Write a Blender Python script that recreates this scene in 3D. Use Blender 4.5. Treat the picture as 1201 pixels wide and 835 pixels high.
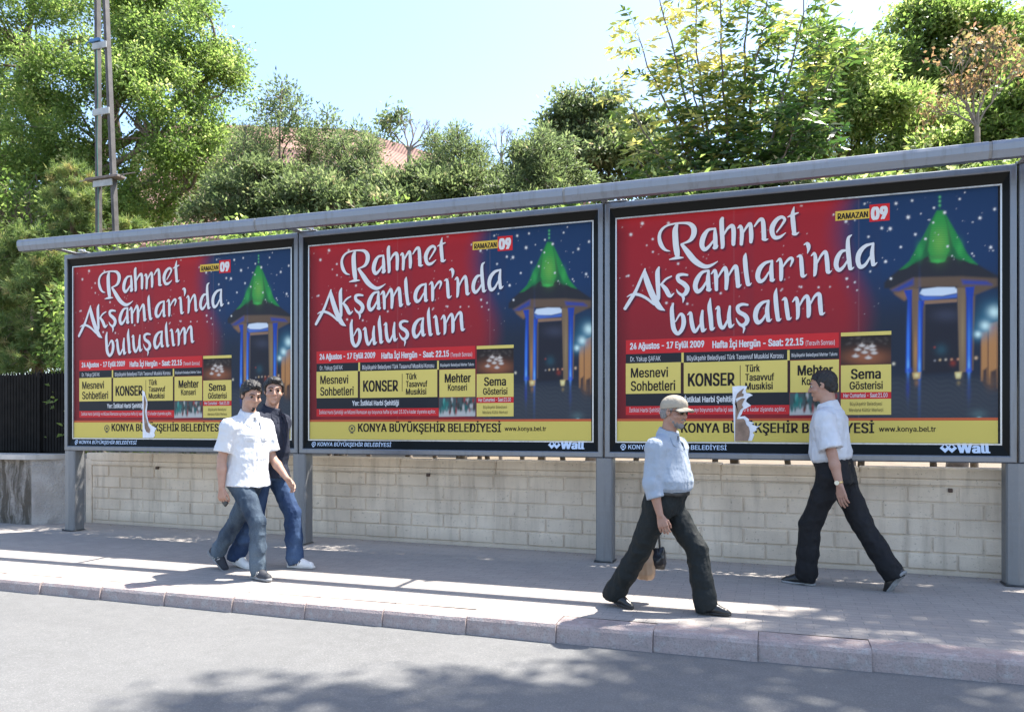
import bpy, math, random
import numpy as np
from mathutils import Vector, Matrix
for _o in list(bpy.data.objects): bpy.data.objects.remove(_o)
SC = bpy.context.scene; COL = SC.collection
random.seed(7); RNG = np.random.default_rng(11)
R = math.radians

# ------------------------------------------------------------------ camera, sky, sun, exposure
F_PX = 900.0; HOR = 500.0; CX, CD, TH, CZ = 8.6667, 7.4625, 0.3311, 1.3519
cam = bpy.data.cameras.new('camera'); camo = bpy.data.objects.new('camera', cam); COL.objects.link(camo)
camo.location = (CX, -CD, CZ); camo.rotation_euler = (R(90), 0, TH)
cam.sensor_width = 36; cam.lens = F_PX/1201*36; cam.shift_y = (HOR-417.5)/1201
cam.clip_start = .05; cam.clip_end = 3000
SC.camera = camo
SUN = Vector((.40, .375, 1)).normalized()            # direction towards the sun
W = bpy.data.worlds.new('World'); SC.world = W; W.use_nodes = True
_n = W.node_tree.nodes; _n.clear()
_sky = _n.new('ShaderNodeTexSky'); _sky.sky_type = 'NISHITA'; _sky.sun_disc = False
_sky.sun_elevation = math.asin(SUN.z); _sky.sun_rotation = math.atan2(SUN.x, SUN.y)
_sky.altitude = 1000; _sky.air_density = 1.0; _sky.dust_density = 2.6; _sky.ozone_density = 1.0
_bg = _n.new('ShaderNodeBackground'); _bg.inputs[1].default_value = .15
_ow = _n.new('ShaderNodeOutputWorld')
W.node_tree.links.new(_sky.outputs[0], _bg.inputs[0]); W.node_tree.links.new(_bg.outputs[0], _ow.inputs[0])
sl = bpy.data.lights.new('sun', 'SUN'); so = bpy.data.objects.new('sun', sl); COL.objects.link(so)
sl.energy = 5.0; sl.angle = R(.53); sl.color = (1, .955, .88)
so.rotation_euler = SUN.to_track_quat('Z', 'Y').to_euler(); so.location = (20, 20, 40)
SC.view_settings.view_transform = 'Standard'; SC.view_settings.look = 'None'
SC.view_settings.gamma = 1; SC.view_settings.exposure = 1.65; SC.view_settings.use_curve_mapping = False

# ------------------------------------------------------------------ helpers
def ray(X, Y):
    a = (X-600.5)/F_PX; b = (HOR-Y)/F_PX
    return a*math.cos(TH)-math.sin(TH), a*math.sin(TH)+math.cos(TH), b
def P(X, Y, y):                       # photo pixel -> point on the vertical plane y
    d = ray(X, Y); t = (y+CD)/d[1]
    return Vector((CX+d[0]*t, y, CZ+d[2]*t))
def G(X, Y, z=0.):                    # photo pixel -> point on the ground
    d = ray(X, Y); t = (z-CZ)/d[2]
    return Vector((CX+d[0]*t, -CD+d[1]*t, z))
def ppm(X, y):                        # photo pixels per metre at plane y
    d = ray(X, HOR); return F_PX/((y+CD)/d[1])
def lin(c): return tuple((v/255/12.92 if v/255 <= .04045 else ((v/255+.055)/1.055)**2.4) for v in c)

def props(o, label=None, cat=None, group=None, kind=None):
    if label: o['label'] = label
    if cat: o['category'] = cat
    if group: o['group'] = group
    if kind: o['kind'] = kind
    return o
def empty(name, loc, label, cat, rotz=0, group=None):
    o = bpy.data.objects.new(name, None); COL.objects.link(o); o.location = loc; o.rotation_euler = (0, 0, rotz)
    o.empty_display_size = .2
    return props(o, label, cat, group)
def link(name, me, mats, parent=None, smooth=False, loc=None):
    o = bpy.data.objects.new(name, me); COL.objects.link(o)
    for m in (mats if isinstance(mats, (list, tuple)) else [mats]): me.materials.append(m)
    if smooth: me.polygons.foreach_set('use_smooth', np.ones(len(me.polygons), bool))
    if parent: o.parent = parent
    if loc is not None: o.location = loc
    return o
def mesh(name, V, Fc):
    me = bpy.data.meshes.new(name); me.from_pydata([tuple(v) for v in V], [], [tuple(f) for f in Fc]); me.update(); return me
def npmesh(name, V, Q):               # numpy verts + equal sized polygons
    V = np.asarray(V, np.float32); Q = np.asarray(Q, np.int32); k = Q.shape[1]
    me = bpy.data.meshes.new(name); me.vertices.add(len(V)); me.vertices.foreach_set('co', V.ravel())
    me.loops.add(Q.size); me.loops.foreach_set('vertex_index', Q.ravel())
    me.polygons.add(len(Q)); me.polygons.foreach_set('loop_start', np.arange(0, Q.size, k, dtype=np.int32))
    me.update(calc_edges=True); return me
def copy_tree(o, parent=None):
    c = o.copy(); COL.objects.link(c)
    if parent: c.parent = parent
    for ch in list(o.children): copy_tree(ch, c)
    return c

class MB:
    def __init__(s): s.V = []; s.F = []; s.M = []; s.mi = 0
    def add(s, V, Fc):
        n = len(s.V); s.V += [Vector(v) for v in V]; s.F += [tuple(i+n for i in f) for f in Fc]; s.M += [s.mi]*len(Fc)
    def box(s, x0, x1, y0, y1, z0, z1, bev=0.):
        if bev <= 0:
            V = [(x, y, z) for x in (x0, x1) for y in (y0, y1) for z in (z0, z1)]
            s.add(V, [(0,1,3,2), (4,6,7,5), (0,4,5,1), (2,3,7,6), (0,2,6,4), (1,5,7,3)]); return
        b = min(bev, (x1-x0)/2.01, (y1-y0)/2.01, (z1-z0)/2.01); V = []; idx = {}
        X = (x0, x1); Y = (y0, y1); Z = (z0, z1); sg = (1, -1)
        for i in (0,1):
            for j in (0,1):
                for k in (0,1):
                    idx[i,j,k,0] = len(V); V.append((X[i], Y[j]+sg[j]*b, Z[k]+sg[k]*b))
                    idx[i,j,k,1] = len(V); V.append((X[i]+sg[i]*b, Y[j], Z[k]+sg[k]*b))
                    idx[i,j,k,2] = len(V); V.append((X[i]+sg[i]*b, Y[j]+sg[j]*b, Z[k]))
        Fc = []
        for a in (0, 1):
            Fc.append([idx[a,j,k,0] for j,k in ((0,0),(1,0),(1,1),(0,1))][::(1 if a else -1)])
            Fc.append([idx[i,a,k,1] for i,k in ((0,0),(1,0),(1,1),(0,1))][::(-1 if a else 1)])
            Fc.append([idx[i,j,a,2] for i,j in ((0,0),(1,0),(1,1),(0,1))][::(1 if a else -1)])
            for c in (0, 1):
                Fc.append((idx[a,c,0,0], idx[a,c,1,0], idx[a,c,1,1], idx[a,c,0,1]))
                Fc.append((idx[a,0,c,0], idx[a,1,c,0], idx[a,1,c,2], idx[a,0,c,2]))
                Fc.append((idx[0,a,c,1], idx[1,a,c,1], idx[1,a,c,2], idx[0,a,c,2]))
        for i in (0,1):
            for j in (0,1):
                for k in (0,1): Fc.append((idx[i,j,k,0], idx[i,j,k,1], idx[i,j,k,2]))
        s.add(V, Fc)
    def tube(s, pts, rad, n=8, caps=True):
        pts = [Vector(p) for p in pts]; rad = rad if isinstance(rad, (list, tuple)) else [rad]*len(pts)
        V = []; u = None
        for i, p in enumerate(pts):
            t = (pts[min(i+1, len(pts)-1)]-pts[max(i-1, 0)]).normalized()
            if u is None: u = t.orthogonal().normalized()
            u = (u-t*u.dot(t)).normalized(); w = t.cross(u)
            for k in range(n):
                a = 2*math.pi*k/n; V.append(p+(u*math.cos(a)+w*math.sin(a))*rad[i])
        Fc = [(i*n+k, i*n+(k+1) % n, (i+1)*n+(k+1) % n, (i+1)*n+k) for i in range(len(pts)-1) for k in range(n)]
        if caps: Fc += [tuple(range(n))[::-1], tuple(range((len(pts)-1)*n, len(pts)*n))]
        s.add(V, Fc)
    def prism(s, prof, x0, x1):        # (y,z) profile swept along x
        n = len(prof); V = [(x0, a, b) for a, b in prof]+[(x1, a, b) for a, b in prof]
        s.add(V, [(i, (i+1) % n, n+(i+1) % n, n+i) for i in range(n)]+[tuple(range(n))[::-1], tuple(range(n, 2*n))])
    def build(s, name, mats, parent=None, smooth=False, loc=None):
        me = mesh(name, s.V, s.F)
        if any(s.M): me.polygons.foreach_set('material_index', s.M)
        return link(name, me, mats, parent, smooth, loc)

class NT:                              # tiny node helper
    def __init__(s, name):
        s.m = bpy.data.materials.new(name); s.m.use_nodes = True; s.t = s.m.node_tree; s.t.nodes.clear()
        s.out = s.n('ShaderNodeOutputMaterial')
    def n(s, ty, **kw):
        a = s.t.nodes.new(ty)
        for k, v in kw.items():
            if k.startswith('i_'): a.inputs[k[2:].replace('_', ' ')].default_value = v
            else: setattr(a, k, v)
        return a
    def l(s, a, b): s.t.links.new(a, b)
    def coord(s, kind='Object', scale=(1,1,1)):
        c = s.n('ShaderNodeTexCoord'); m = s.n('ShaderNodeMapping'); m.inputs['Scale'].default_value = scale
        s.l(c.outputs[kind], m.inputs[0]); return m.outputs[0]
    def noise(s, vec, scale, detail=4, rough=.55):
        a = s.n('ShaderNodeTexNoise'); a.inputs['Scale'].default_value = scale; a.inputs['Detail'].default_value = detail
        a.inputs['Roughness'].default_value = rough; s.l(vec, a.inputs['Vector']); return a.outputs['Fac']
    def ramp(s, fac, stops, interp='LINEAR'):
        r = s.n('ShaderNodeValToRGB'); e = r.color_ramp; e.interpolation = interp
        while len(e.elements) < len(stops): e.elements.new(.5)
        for el, (p, c) in zip(e.elements, stops): el.position = p; el.color = (c[0], c[1], c[2], 1) if not isinstance(c, (int, float)) else (c, c, c, 1)
        s.l(fac, r.inputs[0]); return r.outputs[0]
    def mix(s, fac, a, b, mode='MIX'):
        m = s.n('ShaderNodeMix', data_type='RGBA', blend_type=mode)
        if hasattr(fac, 'links'): s.l(fac, m.inputs[0])
        else: m.inputs[0].default_value = fac
        for v, i in ((a, 6), (b, 7)):
            if hasattr(v, 'links'): s.l(v, m.inputs[i])
            else: m.inputs[i].default_value = (*v[:3], 1)
        return m.outputs[2]
    def bump(s, h, strength=.3, dist=.01, prev=None):
        b = s.n('ShaderNodeBump'); b.inputs['Strength'].default_value = strength; b.inputs['Distance'].default_value = dist
        s.l(h, b.inputs['Height'])
        if prev is not None: s.l(prev, b.inputs['Normal'])
        return b.outputs[0]
    def bsdf(s, col, rough=.6, nrm=None, metal=0., spec=.5, coat=0., coatr=.05, sss=0.):
        b = s.n('ShaderNodeBsdfPrincipled')
        if hasattr(col, 'links'): s.l(col, b.inputs['Base Color'])
        else: b.inputs['Base Color'].default_value = (*col[:3], 1)
        if hasattr(rough, 'links'): s.l(rough, b.inputs['Roughness'])
        else: b.inputs['Roughness'].default_value = rough
        b.inputs['Metallic'].default_value = metal; b.inputs['Specular IOR Level'].default_value = spec
        b.inputs['Coat Weight'].default_value = coat; b.inputs['Coat Roughness'].default_value = coatr
        if sss: b.inputs['Subsurface Weight'].default_value = sss; b.inputs['Subsurface Radius'].default_value = (.012, .005, .003); b.inputs['Subsurface Scale'].default_value = 1
        if nrm is not None: s.l(nrm, b.inputs['Normal'])
        s.l(b.outputs[0], s.out.inputs[0]); return b
def pmat(name, col, rough=.6, var=.18, scale=6., bump=0., bscale=60., metal=0., spec=.5, coat=0., col2=None, stretch=(1,1,1), sss=0., bdist=.005):
    t = NT(name); v = t.coord('Object', stretch); f = t.noise(v, scale, 5)
    c2 = col2 or tuple(c*(1-var*1.3) for c in col); c1 = tuple(min(1, c*(1+var*.6)) for c in col) if not col2 else col
    c = t.ramp(f, [(.3, c2), (.7, c1)])
    nb = t.bump(t.noise(v, bscale, 3), bump, bdist) if bump else None
    t.bsdf(c, rough, nb, metal, spec, coat, sss=sss); return t.m
# ------------------------------------------------------------------ ground, road, pavement, kerb
def m_road():
    t = NT('worn asphalt'); v = t.coord(); big = t.noise(v, .55, 4); fine = t.noise(v, 190, 3, .7); mid = t.noise(v, 9, 5)
    st = t.noise(t.coord('Object', (.35, 3.2, 1)), 1.2, 4)
    c = t.ramp(mid, [(.3, (0.128, 0.128, 0.124)), (.7, (0.158, 0.157, 0.154))])
    c = t.mix(t.ramp(big, [(.42, 0.), (.68, .45)]), c, (0.183, 0.180, 0.175))
    c = t.mix(t.ramp(st, [(.5, 0.), (.75, .35)]), c, (0.128, 0.127, 0.124))
    c = t.mix(t.ramp(fine, [(.35, .55), (.6, 0.)]), c, (0.092, 0.092, 0.092))
    c = t.mix(t.ramp(fine, [(.62, 0.), (.75, .5)]), c, (0.326, 0.318, 0.306))
    g2 = t.noise(v, 75, 2, .8); c = t.mix(t.ramp(g2, [(.32, .45), (.48, 0.)]), c, (0.099, 0.099, 0.097)); c = t.mix(t.ramp(g2, [(.58, 0.), (.74, .5)]), c, (0.297, 0.292, 0.275))
    vo = t.n('ShaderNodeTexVoronoi', feature='DISTANCE_TO_EDGE'); vo.inputs['Scale'].default_value = .55; wv = t.n('ShaderNodeVectorMath', operation='ADD'); wn = t.n('ShaderNodeTexNoise'); wn.inputs['Scale'].default_value = 2.2; wn.inputs['Detail'].default_value = 6; t.l(v, wn.inputs['Vector']); t.l(v, wv.inputs[0]); t.l(wn.outputs['Color'], wv.inputs[1]); t.l(wv.outputs[0], vo.inputs['Vector'])
    c = t.mix(t.mix(1., t.ramp(vo.outputs['Distance'], [(.0, .4), (.005, 0.)]), t.ramp(big, [(.55, 0.), (.7, 1.)]), 'MULTIPLY'), c, (0.055, 0.055, 0.055))
    oil = t.noise(t.coord('Object', (.6, 1.6, 1)), 1.7, 5, .6); c = t.mix(t.ramp(oil, [(.60, 0.), (.76, .25)]), c, (0.110, 0.109, 0.106))
    t.bsdf(c, .9, t.bump(fine, .55, .006), spec=.25); return t.m
def m_pave():
    t = NT('concrete paving'); v = t.coord(); mid = t.noise(v, 5, 5); fine = t.noise(v, 120, 3); big = t.noise(v, .9, 4)
    br = t.n('ShaderNodeTexBrick'); br.offset = .5
    for k, q in (('Scale', 1.), ('Mortar Size', .0035), ('Mortar Smooth', .2), ('Brick Width', .22), ('Row Height', .075)): br.inputs[k].default_value = q
    br.inputs['Color1'].default_value = (0.337, 0.303, 0.271, 1); br.inputs['Color2'].default_value = (0.294, 0.263, 0.239, 1); br.inputs['Mortar'].default_value = (.19, .178, .17, 1)
    t.l(t.coord(), br.inputs['Vector'])
    c = t.mix(t.ramp(mid, [(.35, .0), (.7, .5)]), br.outputs['Color'], (0.367, 0.328, 0.288))
    c = t.mix(t.ramp(big, [(.5, 0.), (.75, .5)]), c, (0.253, 0.227, 0.206))
    c = t.mix(t.ramp(fine, [(.38, .35), (.55, 0.)]), c, (0.192, 0.174, 0.156))
    h = t.mix(.25, t.ramp(br.outputs['Fac'], [(0, (1, 1, 1)), (1, (0, 0, 0))]), t.ramp(fine, [(0, 0.), (1, 1.)]))
    t.bsdf(c, .85, t.bump(h, .5, .006), spec=.3); return t.m
def m_kerb():
    t = NT('pinkish kerb concrete'); v = t.coord(); a = t.noise(v, 3, 5); f = t.noise(v, 90, 3); wear = t.noise(v, 14, 5, .65); stain = t.noise(t.coord('Object', (3, 1, 9)), 1.6, 5, .65)
    c = t.ramp(a, [(.3, (.295, .232, .216)), (.7, (.37, .298, .275))])
    c = t.mix(t.ramp(wear, [(.50, 0.), (.64, .75)]), c, (.37, .34, .32))
    c = t.mix(t.ramp(stain, [(.54, 0.), (.7, .5)]), c, (.17, .15, .14))
    c = t.mix(t.ramp(f, [(.36, .5), (.5, 0.)]), c, (.19, .165, .155))
    t.bsdf(c, .85, t.bump(f, .5, .008, t.bump(wear, .5, .012)), spec=.25); return t.m
ROAD_Z = -.135
def kerb_y(x): return -2.41+.022*(x-6)
b = MB(); b.box(-900, 900, -900, 900, ROAD_Z-.5, ROAD_Z-.005); props(b.build('ground', pmat('dry earth ground', (.26, .22, .17), .9, .25, 2.)), kind='structure')
b = MB(); rx_ = [(-60, -.098), (1.5, -.098), (4.5, -.115), (8, ROAD_Z), (70, ROAD_Z)]; b.add([q for x_, z_ in rx_ for q in ((x_, -9.5, z_), (x_, -1.6, z_))], [(2*i, 2*i+2, 2*i+3, 2*i+1) for i in range(4)])
props(b.build('road', m_road()), kind='structure')
b = MB(); KW = .24
xs = [-60+1.0*i for i in range(131)]
V = []
for x in xs: V += [(x, kerb_y(x)+KW, -.004), (x, .75, 0.012)]
b.add(V, [(2*i, 2*i+2, 2*i+3, 2*i+1) for i in range(len(xs)-1)])
props(b.build('pavement', m_pave()), kind='structure')
b = MB(); rr = random.Random(3)
x = 3.28-.66*46
while x < 45:
    w = .66; y = kerb_y(x+w/2); g = .0012+.0015*rr.random(); dz = rr.uniform(-.004, .004); dy = rr.uniform(-.005, .005)
    y0 = y+dy-.022; prof = [(y0, ROAD_Z-.1), (y0+.022, -.03+dz), (y0+.034, -.008+dz), (y0+.055, dz), (y0+.055+KW-.06, dz+.002), (y0+.055+KW-.055, ROAD_Z-.1)]
    b.prism(prof[::-1], x+g, x+w-g); x += w
props(b.build('kerb', m_kerb()), kind='structure')
b = MB(); b.box(-60, 70, .95, 60, -.4, .25); props(b.build('garden_soil', pmat('dry garden soil', (.16, .12, .075), .95, .3, 3., .5, 25)), kind='structure')
b = MB(); b.box(-60, 70, -13, -9.5, ROAD_Z-.1, 0, .03); props(b.build('far_pavement', pmat('far pavement concrete', (.36, .34, .325), .9, .2, 3.)), kind='structure')

# ------------------------------------------------------------------ block wall behind the billboards
def m_block():
    t = NT('painted block wall'); v = t.coord(); a = t.noise(v, 2.2, 5); f = t.noise(v, 70, 4, .6); drip = t.noise(t.coord('Object', (7, 1, .7)), 1.4, 5, .6); sp = t.noise(v, 30, 6, .7)
    c = t.ramp(a, [(.3, (0.534, 0.445, 0.346)), (.7, (0.705, 0.597, 0.470))])
    c = t.mix(t.ramp(drip, [(.5, 0.), (.72, .55)]), c, (0.332, 0.273, 0.212))
    z = t.n('ShaderNodeSeparateXYZ'); t.l(v, z.inputs[0])
    c = t.mix(t.ramp(sp, [(.60, 0.), (.68, .7)]), c, (0.202, 0.167, 0.134))
    c = t.mix(t.ramp(z.outputs['Z'], [(.0, .6), (.16, 0.)]), c, (0.427, 0.354, 0.276))
    t.bsdf(c, .9, t.bump(f, .5, .008), spec=.2); return t.m
WALL_Y0 = .70
def wall_y(x): return .74-.038*(x-0) if x < 11 else .74-.038*11
wl = empty('block_wall', (0, 0, 0), 'low off-white concrete block wall running behind the billboard posts', 'wall')
ang = math.atan(-.038)
MBLOCK = m_block()
b = MB(); c = MB(); L = 15.2; rr = random.Random(5)
b.box(0, L, .007, .26, -.1, .925)                     # core
nrow = 5; bh = .152; z0 = .05
x_breaks = [0.]
for r_ in range(nrow):
    x = -(.205 if r_ % 2 else 0.)+.02
    while x < L:
        w = .41; a0 = max(x+.006, 0.12); a1 = min(x+w-.006, L)
        if a1-a0 > .03: b.box(a0, a1, -.006+rr.uniform(-.005, .004), .03, z0+r_*bh+.007, z0+(r_+1)*bh-.005, .009)
        x += w
b.box(0, .115, -.012, .10, -.05, .90, .006)             # end pilaster
b.box(.12, L, -.004, .05, -.1, .045, .006)
wb = b.build('block_courses', MBLOCK, wl)
x = 0
while x < L:
    w = 1.25+rr.uniform(-.05, .05); c.box(x+.002, min(x+w-.002, L), -.016+rr.uniform(-.003, .003), .285, .815, .872, .01)
    c.box(x+.003, min(x+w-.003, L), -.006+rr.uniform(-.003, .003), .27, .8725, .985+rr.uniform(-.012, .008), .012); x += w
c.build('coping', MBLOCK, wl)
d = MB()
for (dx, dz) in ((1.3, .78), (3.3, .77), (5.35, .78), (7.4, .77), (9.6, .78), (10.6, .76)): d.box(dx, dx+.035, -.04, .0, dz, dz+.035, .004)
d.build('drain_hole', pmat('dark drain mouth', (.09, .06, .045), .9), wl)
wl.location = (-.46, wall_y(-.46), 0); wl.rotation_euler = (0, 0, ang)
bits = MB(); rr = random.Random(21)
for i in range(420):
    x = rr.uniform(-1.5, 11); yy = wall_y(max(x, 0))-.05-abs(rr.gauss(0, .09)); s_ = rr.uniform(.004, .016); a = rr.uniform(0, 6.28)
    zz = .0155+.00*rr.random(); q = [Vector((x, yy, zz))+Vector((math.cos(a+k*1.57)*s_*(1 if k % 2 else .5), math.sin(a+k*1.57)*s_*(1 if k % 2 else .5), rr.uniform(0, .007))) for k in range(4)]
    bits.add(q, [(0,1,2,3)])
props(bits.build('leaf_litter', pmat('dry leaf bits', (.30, .22, .14), .9, .5, 40)), 'dry leaf bits and grit along the foot of the block wall', 'litter', kind='stuff')

# ------------------------------------------------------------------ stone wall with fence on the left
def m_stone():
    t = NT('stained rough stone'); v = t.coord('Object'); a = t.noise(v, 2.6, 6, .65); f = t.noise(v, 26, 5, .65); d = t.noise(t.coord('Object', (6, 3, .9)), 1.6, 5, .65)
    c = t.ramp(a, [(.3, (0.257, 0.231, 0.205)), (.7, (0.393, 0.364, 0.330))])
    c = t.mix(t.ramp(d, [(.40, 0.), (.56, .9)]), c, (0.085, 0.073, 0.056))
    c = t.mix(t.ramp(f, [(.34, .5), (.5, 0.)]), c, (0.128, 0.111, 0.094))
    t.bsdf(c, .95, t.bump(f, 1., .05), spec=.15); return t.m
def m_plaster():
    t = NT('rough cement render'); v = t.coord('Object'); a = t.noise(v, 4, 6, .6); f = t.noise(v, 40, 4)
    t.bsdf(t.ramp(a, [(.3, (0.306, 0.281, 0.255)), (.7, (0.425, 0.395, 0.365))]), .95, t.bump(f, .8, .03), spec=.15); return t.m
sw = empty('stone_wall', (-1.2, .3, 0), 'rough stained stone wall with a flat slab on top, under the fence', 'wall')
A = Vector((P(37, 580, .30).x, .30, 0)); Bp = Vector((-.42, .86, 0)); far = Vector((-14, .62, 0))
def rough_wall(p0, p1, z1, name, m, seed):
    n = max(4, int((p1-p0).length/.06)); k = 16; rr = random.Random(seed); nrm = (p1-p0).cross(Vector((0,0,1))).normalized(); V = []
    from mathutils import noise as mn
    for i in range(n+1):
        for j in range(k+1):
            p = p0.lerp(p1, i/n)+Vector((0,0,z1*j/k-.03))
            q = p+Vector((seed*3.1, 0, 0)); d_ = (mn.noise(q*3.5)*.045+mn.noise(q*9)*.03+mn.noise(q*22)*.012)
            if 0 < i < n: p = p+nrm*d_
            V.append(p-sw.location)
    Fc = [(i*(k+1)+j, (i+1)*(k+1)+j, (i+1)*(k+1)+j+1, i*(k+1)+j+1) for i in range(n) for j in range(k)]
    return link(name, mesh(name, V, Fc), m, sw, True)
rough_wall(far, A, .93, 'stone_face', m_stone(), 1)
rough_wall(A, Bp, .95, 'rendered_return', m_plaster(), 2)
b = MB(); o = sw.location
b.add([Vector(v)-o for v in ((-14, .55, .90), (A.x-.02, .22, .90), (A.x+.08, .30, .90), (-.40, 1.0, .90), (-14, 1.2, .90), (-14, .55, .965), (A.x-.02, .22, .965), (A.x+.08, .30, .965), (-.40, 1.0, .965), (-14, 1.2, .965))],
      [(4,3,2,1,0), (5,6,7,8,9), (0,1,6,5), (1,2,7,6), (2,3,8,7), (3,4,9,8)])
b.build('top_slab', pmat('concrete slab', (.46, .43, .39), .9, .2, 5, .3, 50), sw)

MBLACK = pmat('black fence paint', (.010, .009, .008), .85, .4, 8, .1, 60, spec=.15)
fe = empty('metal_fence', (-1.3, .9, .965), 'black metal fence of close vertical bars on the stone wall', 'fence')
b = MB(); x0 = -12.; x = x0; rr = random.Random(8)
def fy(x): return .74+.10*min(1, max(0, (x+2)/1.3))
while x < -.62:
    h = 1.13+rr.uniform(-.012, .012); y = fy(x)-.9; w = .021
    b.box(x+1.3-w, x+1.3+w, y-.008, y+.008, .03, h); 
    b.add([(x+1.3-w, y-.008, h), (x+1.3+w, y-.008, h), (x+1.3+w, y+.008, h), (x+1.3-w, y+.008, h), (x+1.3, y, h+.05)], [(0,1,4), (1,2,4), (2,3,4), (3,0,4)])
    x += .052
b.build('bars', MBLACK, fe)
b = MB(); b.tube([(x0+1.3, fy(x0)-.87, 1.0), (-.7, fy(-2)-.87, 1.0), (.68, fy(-.6)-.87, 1.0)], .016, 6); b.tube([(x0+1.3, fy(x0)-.87, .2), (-.7, fy(-2)-.87, .2), (.68, fy(-.6)-.87, .2)], .016, 6)
b.box(x0+1.3, .68, -.085, -.062, .0, .15)
b.build('rail', MBLACK, fe)
for px_ in (-2.9, -1.36):
    b = MB(); b.box(px_+1.3-.028, px_+1.3+.028, fy(px_)-.9-.035, fy(px_)-.9+.02, 0, 1.16, .004); b.tube([(px_+1.3, fy(px_)-.91, 1.16), (px_+1.3, fy(px_)-.91, 1.20)], [.022, .004], 6)
    b.build('post', MBLACK, fe)
b = MB(); b.box(.63, .70, -.11, -.04, 0, 1.13, .004); props(b.build('post', pmat('rusty red post', (.14, .055, .035), .8, .4, 9), fe), 'rusty red end post')
# ------------------------------------------------------------------ billboards
BS, BZ, BH = 3.5297, 1.0409, 2.516                     # spacing, bottom, frame height
PU0, PV0, PW_, PH_ = .125, .172, 3.262, 2.174          # poster rectangle in the frame
def homog(src, dst):
    A = []; 
    for (x, y), (u, v) in zip(src, dst):
        A += [[x, y, 1, 0, 0, 0, -u*x, -u*y], [0, 0, 0, x, y, 1, -v*x, -v*y]]
    h = np.linalg.solve(np.array(A, float), np.array(dst, float).ravel()); return np.append(h, 1).reshape(3, 3)
_rect = [(0, PH_), (PW_, PH_), (PW_, 0), (0, 0)]
_c3 = [(722.6, 259), (1168, 219), (1168.7, 519), (723.6, 516.8)]
_c2 = [(364.8, 289), (686.8, 262.9), (687.7, 515), (367.4, 513.9)]
HB = {3: homog(_c3, _rect), 2: homog(_c2, _rect)}
HI = homog(_rect, _c3)
def uv(X, Y, b=3):
    w = HB[b] @ np.array([X, Y, 1.]); return w[0]/w[2], w[1]/w[2]
def C(r, g, b_):                                        # colour read off the poster -> printed ink albedo
    l = lin((r, g, b_)); w = lin((212, 220, 235)); return tuple(min(.75, .62*a/c) for a, c in zip(l, w))

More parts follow.
